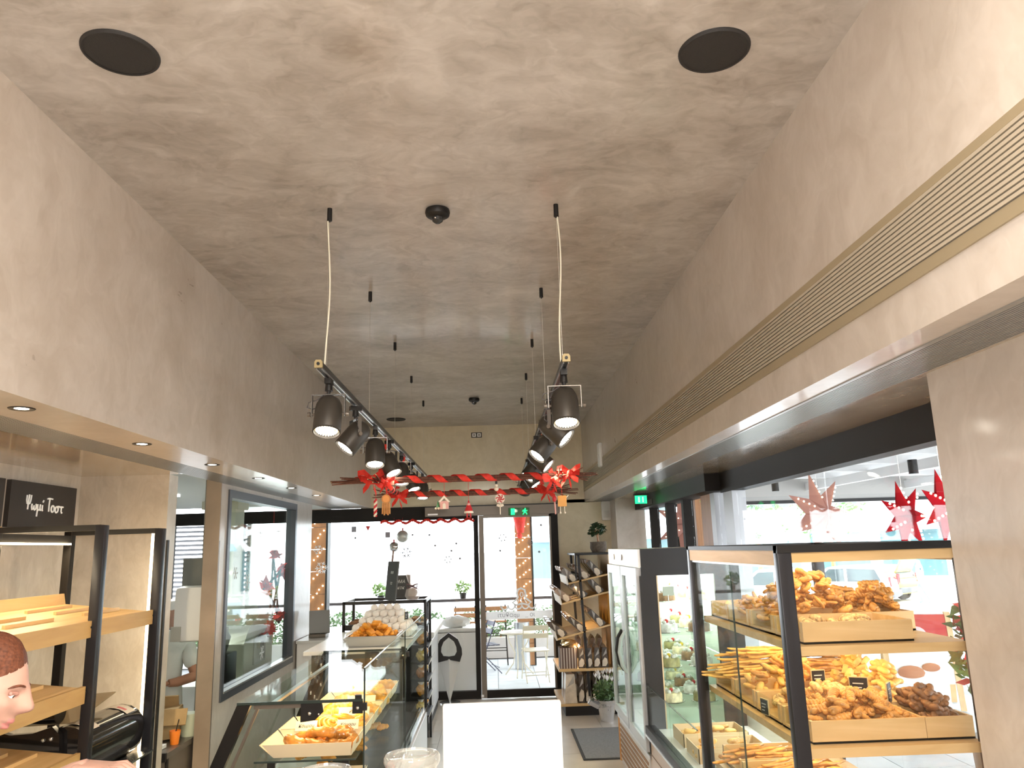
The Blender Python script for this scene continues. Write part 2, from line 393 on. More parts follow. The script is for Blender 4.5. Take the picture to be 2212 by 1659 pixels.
# front facade: headers, frames, glazing
hd = struct(MB().box(-5.2, -.98, YB-.02, YB+.12, 2.44, 2.607), 'trim_4', DKBR, label='dark bronze header over the left front glazing')
op = struct(MB().box(-.98, .93, YB-.10, YB+.12, 2.46, 2.60), 'trim_5', GREYFR, label='grey bronze door operator casing over the sliding door')
B(MB().box(-.98, .93, YB-.104, YB-.098, 2.588, 2.603), 'cover_strip', BLACK, op)
B(MB().box(-.94, -.80, YB-.106, YB-.099, 2.478, 2.50), 'maker_plate', ALU, op)
dr = struct(MB().box(.80, .90, YB-.05, YB+.1, 0, 2.46), 'door_1', DKBR, label='sliding glass door with bronze frame')
B(MB().box(-.30, -.235, YB-.02, YB+.08, 0, 2.46), 'stile', DKBR, dr)
B(MB().box(-.225, -.155, YB-.07, YB-.02, 0.02, 2.455), 'stile', GREYFR, dr)
B(MB().box(.775, .80, YB-.07, YB-.02, .02, 2.455), 'stile', GREYFR, dr)
B(MB().box(-.155, .80, YB-.07, YB-.02, .015, .115), 'bottom_rail', DKBR, dr)
B(MB().box(-.155, .80, YB-.07, YB-.02, 2.42, 2.46), 'top_rail', GREYFR, dr)
B(MB().box(-.155, .775, YB-.05, YB-.042, .115, 2.42), 'pane', GLASS, dr)
B(MB().box(-.235, -.20, YB-.085, YB-.07, .03, .06), 'floor_guide', ALU, dr)
w2 = struct(MB().box(-2.69, -2.64, YB, YB+.08, 0, 2.46).box(-2.64, -.30, YB, YB+.08, .0, .10).box(-2.64, -.30, YB, YB+.08, 2.42, 2.46), 'window_2', DKBR, label='fixed front glazing left of the sliding door')
B(MB().box(-2.64, -.30, YB+.035, YB+.043, .10, 2.42), 'pane', GLASS, w2)
w3 = struct(MB().box(-5.2, -2.69, YB, YB+.08, 0, .06).box(-3.62, -3.54, YB, YB+.08, 0, 2.46).box(-4.6, -4.52, YB, YB+.08, 0, 2.46), 'window_3', DKBR, label='kitchen end of the front glazing')
B(MB().box(-5.2, -2.69, YB+.035, YB+.043, .06, 2.44), 'pane', GLASS, w3)
# right facade
struct(MB().box(2.07, 2.2, 2.8, 7.02, 2.43, ZS+.002), 'trim_6', DKBR, label='dark bronze header over the right windows')
h2 = struct(MB().box(1.93, 2.2, 7.02, 10.6, 2.45, ZS+.002), 'trim_7', DKBR, label='deeper bronze casing over the side entrance')
B(MB().box(1.925, 1.932, 9.4, 10.2, 2.47, 2.53), 'cover_plate', BLACK, h2)
w4 = struct(MB().box(2.09, 2.16, 2.8, 10.6, 0, .08), 'window_4', DKBR, label='right window wall beside the bread case')
for y0, y1 in ((10.05, 10.32), (9.10, 9.36), (8.30, 8.45)):
    B(MB().box(2.03, 2.14, y0, y0+.09, 0, 2.46), 'mullion', DKBR, w4)
B(MB().box(2.09, 2.2, 7.42, 7.80, 0, 2.45), 'clad_post', DWOOD, w4); B(MB().box(2.08, 2.2, 7.28, 7.42, 0, 2.45), 'mullion', M('pale grey aluminium', (.40, .41, .43), .4, .3), w4); B(MB().box(2.08, 2.2, 6.72, 6.98, 0, 2.45), 'mullion', M('pale grey aluminium', (.40, .41, .43), .4, .3), w4)
for y0, y1 in ((2.87, 4.9), (4.9, 6.72), (6.98, 7.28), (7.80, 8.30), (8.39, 9.10), (9.19, 10.05), (10.14, 10.6)):
    B(MB().box(2.12, 2.128, y0, y1-.004, .08, 2.44), 'pane', GLASS, w4)
# kitchen shell
KW = M('kitchen wall paint', (.55, .56, .52), .6)
struct(MB().box(-5.3, -5.2, 5.9, YB+.1, 0, 2.8), 'wall_kitchen', KW, label='pale kitchen side wall')
struct(MB().box(-5.2, -3.06, 5.9, 5.95, 0, 2.8), 'wall_kitchen_near', KW, label='pale kitchen wall behind the bread shelves')
struct(MB().box(-5.2, -2.31, 5.95, YB+.1, 2.68, 2.78), 'ceiling_kitchen', M('kitchen ceiling paint', (.50, .52, .47), .5), label='smooth grey kitchen ceiling')
struct(MB().box(-2.62, -2.31, 9.9, YB, ZS, 2.69), 'trim_8', KW, label='edge of the kitchen ceiling')
light('kitchen_lamp', 'AREA', (-3.6, 8.0, 2.66), 55, (.95, 1, .92), .6)
kl = tag(B(MB().box(-3.75, -3.45, 7.4, 8.6, 2.655, 2.678), 'ceiling_panel_light', emis('kitchen panel glow', (.95, 1, .95), 3), None, org=(-3.6, 8, 2.68)), 'flat white light panel on the kitchen ceiling', 'light')

# ================================================================ CEILING FITTINGS
SPK = M('black speaker grille', (.022, .02, .019), .6, var=.15, scale=300, bump=.2)
def speaker(x, y, label, r=.129):
    t = thing('ceiling_speaker', label, 'speaker', (x, y, ZC), 'black round ceiling speakers')
    B(MB().lathe([(r-.012, -.009), (r-.006, -.011), (r, -.006), (r+.001, .0)], (x, y, ZC), 48, cap=False), 'rim', SPK, t, True)
    B(MB().lathe([(.0005, -.010), (r*.5, -.0095), (r-.010, -.0075), (r-.010, .0)], (x, y, ZC), 48), 'grille', SPK, t, True)
speaker(-1.286, 2.452, 'black round ceiling speaker at the upper left')
speaker(.849, 2.483, 'black round ceiling speaker at the upper right')
speaker(-1.308, 10.39, 'black round ceiling speaker far off near the back wall')
def detector(x, y, label, r):
    t = thing('smoke_detector', label, 'smoke detector', (x, y, ZC), 'black smoke detectors on the ceiling')
    B(MB().lathe([(r*.62, 0), (r*.95, -.004), (r, -.02), (r*.93, -.036), (r*.7, -.046), (.01, -.05)], (x, y, ZC), 28), 'base', BLACK, t, True)
    B(MB().lathe([(r*.45, -.045), (r*.42, -.066), (r*.2, -.078), (.002, -.08)], (x, y, ZC), 20), 'sensor_cap', M('detector cap', (.03, .03, .03), .25), t, True)
    B(MB().sphere((x-r*.15, y-r*.42, ZC-.058), .006, 8, 6), 'indicator', CHROME, t, True)
detector(-.26, 3.79, 'larger black smoke detector between the two near cable caps', .066)
detector(-.207, 9.03, 'small black smoke detector near the back wall', .066)

# recessed downlights in the left soffit
for k, y in enumerate((3.1, 4.183, 5.238, 6.277, 7.305, 8.339)):
    nm = ('nearest', 'second', 'third', 'fourth', 'fifth', 'farthest')[k]
    t = thing('downlight', nm + ' small recessed downlight in the left soffit strip', 'downlight', (-1.9, y, ZS), 'recessed downlights in the left soffit')
    B(MB().lathe([(.026, -.001), (.047, -.004), (.05, -.001), (.05, .002)], (-1.9, y, ZS), 24, cap=False), 'trim_ring', BLACK, t, True)
    B(MB().lathe([(.001, -.0015), (.027, -.0015)], (-1.9, y, ZS), 20, cap=False), 'lens', LAMPGLOW, t)
    light('downlight_lamp', 'SPOT', (0, 0, -.01), 5, (1, .86, .68), .02, (0, 0, 0), t, math.radians(110), .8)

# suspended tracks
def track(x, label, y1, zend):
    t = thing('lighting_track', label, 'track', (x, 3.58, 2.885), 'suspended lighting tracks')
    B(MB().prism([(x-.018, 2.868), (x+.018, 2.868), (x+.018, 2.893), (x+.012, 2.902), (x-.012, 2.902), (x-.018, 2.893)], 3.59, y1, 'Y'), 'rail', M('track aluminium black', (.05, .05, .055), .3, .6), t)
    for s in (-1, 1): B(MB().box(x+s*.012-.003, x+s*.012+.003, 3.6, y1-.02, 2.862, 2.868), 'conductor', ALU, t)
    e = B(MB().prism([(x-.019, 2.866), (x+.019, 2.866), (x+.019, 2.894), (x+.012, 2.904), (x-.012, 2.904), (x-.019, 2.894)], 3.575, 3.592, 'Y'), 'end_cap', M('brass coloured end cap', (.36, .28, .14), .5, .3), t)
    B(MB().cyl((x, 3.576, 2.884), (x, 3.570, 2.884), .008, n=12), 'screw', BLACK, e)
    for k, y in enumerate((3.757, 5.09, 6.432, 7.76, 9.11)):
        if y > y1: continue
        c = B(MB().cyl((x, y, ZC), (x, y, ZC-.068), .0125, .0135, 14).cyl((x, y, ZC-.068), (x, y, ZC-.076), .006, .004, 8), 'cable_cap', BLACK, t, True)
        B(MB().cyl((x, y, ZC-.07), (x, y, 2.90), .0012, n=5), 'suspension_wire', M('steel wire', (.55, .52, .45), .4, .7), c)
    # the power flex of the first suspension
    pts = []
    for i in range(13):
        u = i/12; pts.append((x+.012*math.sin(u*5+x), 3.757-.014*math.sin(u*PI), ZC-.07-u*(ZC-.07-2.9)))
    B(MB().tube(pts, .0042, 6), 'power_flex', M('white flex', (.80, .76, .62), .5), t, True)
    return t
track(-.82, 'left black lighting track hung from the ceiling', 9.35, 2.87)
track(.365, 'right black lighting track hung from the ceiling', 9.35, 2.87)

# spotlights: one is built, the others are copies turned as in the picture
HEADM = M('bronze black spotlight body', (.055, .048, .040), .42, .35)
def make_spot():
    t = thing('track_spotlight', 'x', 'spotlight', (0, 0, 0), 'spotlights on the hanging tracks', local=True)
    B(MB().box(-.016, .016, -.035, .035, -.028, 0).cyl((0, 0, -.028), (0, 0, -.062), .017, .020, 14).cyl((0, 0, -.062), (0, 0, -.078), .012, .008, 12), 'adapter', BLACK, t, True)
    y = B(MB().box(-.082, .082, -.011, .011, -.083, -.079).box(-.084, -.080, -.011, .011, -.19, -.079).box(.080, .084, -.011, .011, -.19, -.079), 'yoke', M('spot yoke steel', (.16, .15, .14), .3, .8), t)
    h = B(MB().lathe([(.004, .098), (.030, .094), (.052, .078), (.064, .05), (.068, .02), (.069, -.095), (.066, -.10), (.060, -.098)], (0, 0, 0), 32, cap=False), 'head', HEADM, t, True)
    h.location = (0, 0, -.18)
    B(MB().lathe([(.066, -.094), (.069, -.102), (.063, -.104), (.060, -.094)], (0, 0, 0), 32, cap=False), 'front_ring', HEADM, h, True)
    rf = MB()
    for k in range(24):
        a = 2*PI*k/24; rf.sphere((.0495*math.cos(a), .0495*math.sin(a), -.093), .0042, 6, 4)
    B(rf, 'led_ring', LAMPGLOW, h)
    B(MB().lathe([(.001, -.092), (.038, -.0915)], (0, 0, 0), 28, cap=False), 'lens', [LAMPGLOW], h)
    rc = B(MB().lathe([(.038, -.091), (.061, -.0885)], (0, 0, 0), 32, cap=False), 'reflector', M('amber reflector', (.45, .36, .2), .25, .8, emit=(1, .8, .45), estr=.5), h)
    for s in (-1, 1):
        B(MB().cyl((s*.069, 0, 0), (s*.096, 0, 0), .006, n=8).cyl((s*.09, 0, 0), (s*.104, 0, 0), .013, .011, 12), 'knob', GREYFR, t, True).location = (0, 0, -.18)
    B(MB().tube([(-.01, 0, -.07), (-.05, .01, -.10), (-.105, .02, -.115), (-.112, .02, -.14), (-.085, .01, -.15), (-.066, 0, -.15)], .0028, 6), 'flex', M('grey flex', (.09, .08, .08), .5), t, True)
    light('spot_lamp', 'SPOT', (0, 0, -.108), 19, (1, .79, .52), .04, (0, 0, 0), h, math.radians(75), .6)
    return t
spot0 = make_spot(); first = [True]
def spot(x, y, rot, yaw, label):
    if first[0]: o = spot0; first[0] = False; o['label'] = label
    else: o = clone(spot0, label=label)
    o.location = (x, y, 2.862); o.rotation_euler = (0, 0, yaw)
    for c in o.children:
        if c.name.startswith('head') or c.name.startswith('knob'): c.rotation_euler = rot if c.name.startswith('head') else (0, 0, 0)
    return o
R_ = math.radians
ordn = ('nearest', 'second', 'third', 'fourth', 'fifth', 'sixth', 'farthest')
# tilt about the yoke axis only: the yoke is yawed so that its axis lies across the tilt
for k, (y, yaw, tilt) in enumerate(((3.82, 0, -20), (4.58, 118, 40), (5.36, 8, -20), (6.08, 55, -30), (6.9, 10, -22), (7.72, 50, -24), (8.95, 5, -14))):
    spot(-.82, y, (R_(tilt), 0, 0), R_(yaw), ordn[k] + ' dark spotlight on the left hanging track')
for k, (y, yaw, tilt) in enumerate(((3.75, 0, -20), (4.5, 68, -48), (5.28, 112, 42), (6.05, 70, -48), (6.9, 112, 42), (7.7, 70, -35), (8.75, 20, 40))):
    spot(.365, y, (R_(tilt), 0, 0), R_(yaw), ordn[k] + ' dark spotlight on the right hanging track')

# ---------------------------------------------------------------- hanging twig frame with ribbons
TW = M('dark red twig', (.13, .045, .025), .7, var=.4, scale=40)
TWE = M('twig cut end', (.55, .42, .25), .7)
fr = thing('hanging_twig_frame', 'frame of twig bundles wrapped in red felt ribbon hanging from the tracks', 'decoration', (-.2, 6.6, 2.5))
def bundle(p0, p1, n, seed):
    rnd = random.Random(seed); p0, p1 = Vector(p0), Vector(p1); a = (p1-p0); L_ = a.length; a.normalize()
    u = a.orthogonal().normalized(); v = a.cross(u)
    for k in range(n):
        an = 2*PI*k/n; r0 = .018 if k else 0
        s0, s1 = rnd.uniform(-.06, .08), rnd.uniform(-.08, .06); fl0, fl1 = rnd.uniform(.6, 3.2), rnd.uniform(.6, 3.2)
        ca = u*math.cos(an)+v*math.sin(an)
        pts = [p0+a*s0+ca*r0*fl0+Vector((0, 0, rnd.uniform(-.02, .02))), p0+a*.16+ca*r0, (p0+p1)/2+ca*r0+Vector((0, 0, -.006)), p1-a*.16+ca*r0, p1+a*s1+ca*r0*fl1+Vector((0, 0, rnd.uniform(-.02, .02)))]
        m = MB().tube(pts, [.0045, .006, .006, .006, .0042], 6)
        m.cur = 1; m.cyl(pts[0], pts[0]-a*.002, .0046, n=6).cyl(pts[-1], pts[-1]+a*.002, .0043, n=6)
        B(m, 'twig', [TW, TWE], fr, True)
    turns = L_/.23; A, Bv = [], []
    for i in range(int(turns*18)+1):
        s = i/(int(turns*18)); th = 2*PI*turns*s; d = p0+a*(.17+(L_-.34)*s); c_ = (u*math.cos(th)+v*math.sin(th))*.031
        A.append(d+c_-a*.036); Bv.append(d+c_+a*.036)
    m = MB(); m.quadstrip(A, Bv); B(m, 'ribbon', RED, fr, True)
def bow(c, sc, yaw, seed):
    rnd = random.Random(seed); m = MB(); c = Vector(c)
    def strip(p, w_):
        A, Bv = [], []
        for i, q in enumerate(p):
            q = Vector(q)*sc; tw = rnd.uniform(-.3, .3)
            off = Vector((0.25*math.sin(tw), .9*math.cos(tw)*.4, .9))*w_*sc*(1 if i % 2 else .8)*.5
            A.append(q+off); Bv.append(q-off)
        n = 4; A2, B2 = [], []
        for i in range(len(A)-1):
            for k in range(n):
                f = k/n; A2.append(A[i].lerp(A[i+1], f)); B2.append(Bv[i].lerp(Bv[i+1], f))
        A2.append(A[-1]); B2.append(Bv[-1])
        R = Matrix.Rotation(yaw, 3, 'Z'); m.quadstrip([R@q+c for q in A2], [R@q+c for q in B2])
    strip([(0, 0, 0), (-.06, -.02, .045), (-.11, -.01, .04), (-.08, .02, .0), (0, .01, 0)], .055)
    strip([(0, 0, 0), (.06, -.02, .035), (.10, -.01, .05), (.08, .02, .0), (0, .01, 0)], .055)
    strip([(0, -.02, 0), (-.03, -.03, -.05), (-.07, -.03, -.10)], .06)
    strip([(0, -.02, 0), (.045, -.03, -.045), (.085, -.03, -.07)], .06)
    strip([(0, -.03, 0), (.01, -.04, -.07), (.03, -.05, -.12)], .05)
    m.sphere(c+Vector((0, -.02, 0)), .024*sc, 10, 7)
    B(m, 'bow', RED, fr, True)
bundle((-1.24, 6.10, 2.55), (.79, 6.10, 2.548), 9, 1)
bundle((-1.12, 7.25, 2.515), (.74, 7.25, 2.515), 9, 2)
bundle((-.90, 5.86, 2.545), (-.90, 7.6, 2.52), 7, 3)
bundle((.52, 5.86, 2.545), (.52, 7.6, 2.52), 7, 4)
bow((-.95, 6.04, 2.56), 1.0, .3, 5); bow((-.83, 6.03, 2.52), .7, -.3, 6); bow((.46, 6.03, 2.51), 0.75, .2, 7); bow((.60, 6.02, 2.56), .95, -.5, 8)
bow((-.88, 7.18, 2.50), .9, .2, 9); bow((.50, 7.18, 2.51), .85, -.2, 10)
for x, y in ((-.83, 6.1), (.375, 6.1), (-.83, 7.25), (.375, 7.25)):
    x2 = -.9 if x < 0 else .46
    B(MB().hexa([(x2-.018, y-.003, 2.57), (x2+.018, y-.003, 2.57), (x2+.018, y+.003, 2.57), (x2-.018, y+.003, 2.57), (x-.014, y-.003, 2.905), (x+.014, y-.003, 2.905), (x+.014, y+.003, 2.905), (x-.014, y+.003, 2.905)]), 'ribbon_hanger', RED, fr)
# ornaments
GING = M('gingerbread brown', (.55, .25, .07), .6, var=.15, scale=30); CRM = M('cream icing', (.82, .72, .58), .5); REDP = M('red paint', (.55, .02, .025), .4); GRNP = M('green paint', (.06, .22, .10), .4); PINK = M('pink icing', (.75, .38, .33), .5)
def orn(name, label, x, z, y=6.08):
    t = thing(name, label, 'ornament', (x, y, z), 'ornaments hanging under the twig frame')
    return t
def strg(t, x, y, z0, z1): B(MB().cyl((x, y, z0), (x, y, z1), .0016, n=5), 'string', RED, t)
x, y = -.925, 6.08; t = orn('candy_stick_ornament', 'long red and white twisted candy stick ornament hanging at the left', x, 2.27)
strg(t, x, y, 2.40, 2.53)
for k, m_ in ((0, REDP), (1, CRM)):
    pts = [(x+.007*math.cos(i*.9+k*PI), y+.007*math.sin(i*.9+k*PI), 2.27+i*.0062) for i in range(22)]
    B(MB().tube(pts, .0085, 6), 'twist', m_, t, True)
x = -.842; t = orn('gingerbread_ornament', 'round gingerbread ornament with dangling sticks', x, 2.27); strg(t, x, y, 2.43, 2.5)
B(MB().cyl((x, y-.008, 2.40), (x, y+.008, 2.40), .036, n=24), 'disc', GING, t, True)
B(MB().cyl((x, y-.011, 2.40), (x, y-.007, 2.40), .026, n=24), 'icing', M('orange icing', (.75, .33, .09), .6), t, True)
for k in range(5): B(MB().cyl((x-.026+.013*k, y, 2.37), (x-.028+.014*k, y, 2.285-.01*(k % 2)), .006, n=8), 'dangle', GING, t, True)
x = -.388; t = orn('house_ornament', 'small iced gingerbread house ornament', x, 2.305); strg(t, x, y, 2.40, 2.53)
B(MB().prism([(x-.032, 2.31), (x+.032, 2.31), (x+.034, 2.37), (x-.034, 2.37)], y-.02, y+.02), 'walls', PINK, t)
B(MB().prism([(x-.045, 2.365), (x, 2.415), (x+.045, 2.365), (x+.03, 2.362), (x, 2.392), (x-.03, 2.362)], y-.026, y+.026), 'roof', CRM, t)
B(MB().prism([(x-.012, 2.31), (x+.012, 2.31), (x+.012, 2.345), (x, 2.358), (x-.012, 2.345)], y-.025, y-.019), 'door_panel', CRM, t)
B(MB().sphere((x-.045, y, 2.318), .011, 8, 6).sphere((x-.066, y, 2.316), .009, 8, 6), 'snowball', CRM, t, True)
B(MB().cyl((x-.05, y, 2.325), (x-.05, y, 2.375), .014, .002, 10), 'tree', GRNP, t, True)
x = -.198; t = orn('santa_ornament', 'red cone shaped santa ornament', x, 2.235); strg(t, x, y, 2.36, 2.54)
B(MB().lathe([(.034, 2.275), (.030, 2.30), (.012, 2.345), (.003, 2.372)], (x, y, 0), 16), 'coat', REDP, t, True)
B(MB().lathe([(.035, 2.272), (.037, 2.28), (.034, 2.288)], (x, y, 0), 16), 'trim_band', CRM, t, True)
B(MB().sphere((x, y-.008, 2.34), .013, 8, 6), 'face', PINK, t, True)
for s in (-1, 1): B(MB().cyl((x+s*.012, y, 2.275), (x+s*.014, y, 2.24), .006, n=6), 'leg', REDP, t, True)
x = .022; t = orn('snowman_ornament', 'tiny black and white snowman ornament with a black hat', x, 2.44); strg(t, x, y, 2.52, 2.56)
B(MB().sphere((x, y, 2.455), .018, 10, 8).sphere((x, y, 2.482), .013, 10, 8), 'body', CRM, t, True); B(MB().cyl((x, y, 2.492), (x, y, 2.515), .009, n=10), 'hat', BLACK, t, True)
x = .048; t = orn('lollipop_ornament', 'red and white swirled lollipop ornament with a bow', x, 2.255); strg(t, x-.02, y, 2.41, 2.45)
B(MB().cyl((x, y-.007, 2.378), (x, y+.007, 2.378), .038, n=22), 'candy', CRM, t, True)
for k in range(6):
    a = k*PI/3; B(MB().tube([(x+r*math.cos(a+r*30), y-.009, 2.378+r*math.sin(a+r*30)) for r in (.004, .012, .022, .034)], .0045, 5), 'swirl', REDP, t, True)
B(MB().cyl((x, y, 2.345), (x, y, 2.255), .004, n=8), 'stick', CRM, t, True); B(MB().bbox((x-.014, y-.01, 2.325), (.026, .01, .02), (0, .4, 0), .004).bbox((x+.014, y-.01, 2.325), (.026, .01, .02), (0, -.4, 0), .004), 'bow', CRM, t, True)
x = .536; t = orn('gingerbread_man_ornament', 'square orange gingerbread ornament with little legs', x, 2.245); strg(t, x, y, 2.39, 2.5)
B(MB().bbox((x, y, 2.345), (.07, .02, .085), None, .006), 'body', M('orange biscuit', (.80, .38, .09), .5), t, True)
for s in (-1, 1):
    B(MB().cyl((x+s*.016, y, 2.305), (x+s*.017, y, 2.26), .003, n=6).sphere((x+s*.018, y-.004, 2.255), .008, 8, 6), 'leg', CRM, t, True)
    B(MB().cyl((x+s*.034, y, 2.37), (x+s*.05, y, 2.39), .003, n=6), 'arm', CRM, t, True)
x = .475; t = orn('candy_cane_ornament', 'small red candy ornament next to the square biscuit', x, 2.24); strg(t, x, y, 2.40, 2.52)
B(MB().sphere((x, y, 2.365), (.017, .017, .026), 10, 8), 'candy', REDP, t, True); B(MB().cyl((x+.002, y, 2.34), (x+.006, y, 2.245), .006, n=8), 'tail', PINK, t, True)

# ---------------------------------------------------------------- wall fittings
def sensor(loc, face, label):
    t = thing('motion_sensor', label, 'sensor', loc, 'white motion sensors'); x, y, z = loc
    if face == 'X':
        B(MB().bbox((x-.02, y, z), (.045, .16, .285), None, .018), 'housing', WHITEPL, t, True); B(MB().bbox((x-.044, y, z-.05), (.008, .10, .11), None, .003), 'lens_window', M('sensor lens', (.70, .69, .66), .3), t, True)
    else:
        B(MB().bbox((x, y-.03, z), (.13, .06, .27), None, .018), 'housing', WHITEPL, t, True); B(MB().bbox((x, y-.062, z-.05), (.09, .008, .10), None, .003), 'lens_window', M('sensor lens', (.70, .69, .66), .3), t, True)
sensor((XR, 9.13, 3.05), 'X', 'white motion sensor on the right upper wall below the grille line')
sensor((1.60, YB, 2.475), 'Y', 'white motion sensor on the back wall under the beam')
t = thing('wall_socket', 'black framed double socket high on the back wall', 'socket', (-.229, YB, 3.62))
B(MB().box(-.306, -.152, YB-.012, YB, 3.583, 3.658), 'frame', BLACK, t)
for s in (-1, 1):
    b_ = B(MB().bbox((-.229+s*.036, YB-.012, 3.62), (.055, .01, .055), None, .003), 'insert', WHITEPL, t); B(MB().bbox((-.229+s*.036, YB-.018, 3.62), (.018, .006, .026), (0, 0, .3), .002), 'rocker', GREYFR, b_)
# exit sign over the door: pictograms on clear acrylic
t = thing('exit_sign', 'green lit exit sign with running man over the sliding door', 'exit sign', (.35, YB-.12, 2.50))
B(MB().box(.20, .50, YB-.125, YB-.118, 2.442, 2.55), 'acrylic_plate', glassmat('green acrylic', (.75, .9, .78), 1., .05, .25, (.25, .4, .27)), t)
B(MB().box(.20, .50, YB-.14, YB-.104, 2.55, 2.568), 'lamp_housing', GREYFR, t)
B(MB().box(.235, .29, YB-.13, YB-.125, 2.452, 2.54), 'door_pictogram', GREENGLOW, t)
rm = MB().bbox((.433, YB-.127, 2.50), (.028, .004, .04), (0, .25, 0)).sphere((.440, YB-.127, 2.531), (.011, .003, .011), 10, 6)
for p in (((.433, 2.485), (.415, 2.468), (.405, 2.452)), ((.436, 2.485), (.455, 2.475), (.462, 2.452)), ((.43, 2.51), (.41, 2.512), (.402, 2.495)), ((.44, 2.512), (.457, 2.50), (.468, 2.51))):
    rm.tube([(a, YB-.127, b_) for a, b_ in p], .006, 6)
B(rm, 'running_man_pictogram', GREENGLOW, t)
# exit sign seen edge-on at the side entrance
t = thing('exit_sign', 'green lit exit sign hanging at the side entrance', 'exit sign', (1.76, 9.3, 2.53))
B(MB().box(1.70, 1.84, 9.29, 9.31, 2.47, 2.565), 'lit_panel', GREENGLOW, t); B(MB().box(1.69, 1.86, 9.27, 9.33, 2.565, 2.59), 'lamp_housing', BLACK, t)
for x in (1.72, 1.83): B(MB().cyl((x, 9.3, 2.59), (x, 9.3, ZS), .005, n=6), 'hanger', BLACK, t)
B(MB().box(1.735, 1.755, 9.284, 9.29, 2.485, 2.55).box(1.785, 1.80, 9.284, 9.29, 2.485, 2.55), 'pictogram', M('sign white', (.8, .9, .8), .5, emit=(.5, 1, .6), estr=.6), t)

# ================================================================ OUTSIDE
PAVE = M('grey blue paving', (.46, .50, .52), .6, var=.1, scale=3, objvar=.06)
gd = struct(MB().box(-60, 90, YB+.12, 90, -.62, -.60).box(2.2, 90, -20, YB+.12, -.62, -.60), 'ground_street', M('sunlit asphalt', (.42, .42, .42), .9, var=.1, scale=2), label='sunlit street')
tr = struct(MB().box(-7, 9, YB+.12, 15.6, -.6, -.015).box(2.2, 9, -6, YB+.12, -.6, -.015), 'ground_terrace', M('paving joint', (.25, .26, .27), .9), label='paved terrace in front of the shop')
me = MB().box(-.296, .296, -.296, .296, -.012, 0).mesh('paving_slab', PAVE)
for i in range(-6, 5):
    for j in range(6): part_copy(me, 'paving_slab', tr, (.3+.6*i, YB+.45+.6*j, -.006))
for i in range(0, 6):
    for j in range(14): part_copy(me, 'paving_slab', tr, (2.65+.6*i, 2.75+.6*j, -.006))
# terrace planter with hedge and bar ledge
pw_ = tag(B(MB().box(-6.5, 3.6, 15.0, 15.12, 0, .36).box(-6.5, 3.6, 15.42, 15.54, 0, .36).box(-6.5, 3.6, 15.12, 15.42, 0, .30), 'planter_trough', M('planter concrete', (.55, .53, .5), .8), None, org=(-1.5, 15.2, 0)), 'long low concrete planter along the terrace edge', 'planter')
LEAF = M('hedge leaf', (.10, .20, .06), .5, var=.5, scale=6); LEAF2 = M('light leaf', (.22, .36, .10), .5, var=.4, scale=6)
def leaves(mb, c, r, n, size, rnd):
    for _ in range(n):
        d = Vector((rnd.gauss(0, 1), rnd.gauss(0, 1), rnd.gauss(0, 1))); d.normalize(); k = rnd.uniform(.55, 1.0)
        p = Vector(c)+Vector((d.x*r[0]*k, d.y*r[1]*k, d.z*r[2]*k))
        a = Vector((rnd.gauss(0, 1), rnd.gauss(0, 1), rnd.gauss(0, .8))).normalized(); b_ = a.orthogonal().normalized(); s_ = size*rnd.uniform(.6, 1.2)
        mb.add([p-a*s_, p+b_*s_*.45, p+a*s_, p-b_*s_*.45], [(0, 1, 2, 3)])
rnd = random.Random(3)
for k in range(7):
    x = -5.6+1.35*k; y = 15.27; lab = ('far left', 'second', 'third', 'fourth', 'fifth', 'sixth', 'far right')[k]
    t = thing('hedge_bush', lab + ' clipped green hedge bush in the terrace planter', 'bush', (x, y, .3), 'hedge bushes in the terrace planter')
    m = MB(); leaves(m, (x, y, .62), (.68, .24, .30), 750, .045, rnd); B(m, 'foliage', LEAF, t)
    B(MB().cyl((x, y, .30), (x, y, .6), .02, n=6).cyl((x-.25, y, .30), (x-.3, y, .55), .015, n=6).cyl((x+.25, y, .30), (x+.32, y, .55), .015, n=6), 'stem', DWOOD, t)
t = thing('bar_ledge', 'dark bar ledge on posts behind the terrace stools', 'ledge', (-1.5, 14.86, 0))
B(MB().box(-6.5, 3.4, 14.72, 15.0, 1.05, 1.10), 'top', M('dark ledge top', (.06, .05, .05), .4), t)
for x in (-6.2, -3.6, -1.3, 1.4, 3.2): B(MB().box(x-.025, x+.025, 14.90, 14.95, 0, 1.05), 'post', BLACK, t)
for x, z, lab in ((-2.15, 1.1, 'small leafy plant in a dark pot at the left of the bar ledge'), (-.62, 1.1, 'small leafy plant in a dark pot by the door mullion')):
    t = thing('potted_plant', lab, 'plant', (x, 14.86, 1.1), 'pots on the bar ledge')
    B(MB().lathe([(.05, 1.1), (.065, 1.2), (.06, 1.2), (.05, 1.13)], (x, 14.86, 0), 14), 'pot', BLACK, t, True)
    m = MB(); leaves(m, (x, 14.86, 1.30), (.16, .12, .13), 90, .05, rnd); B(m, 'foliage', LEAF2, t)
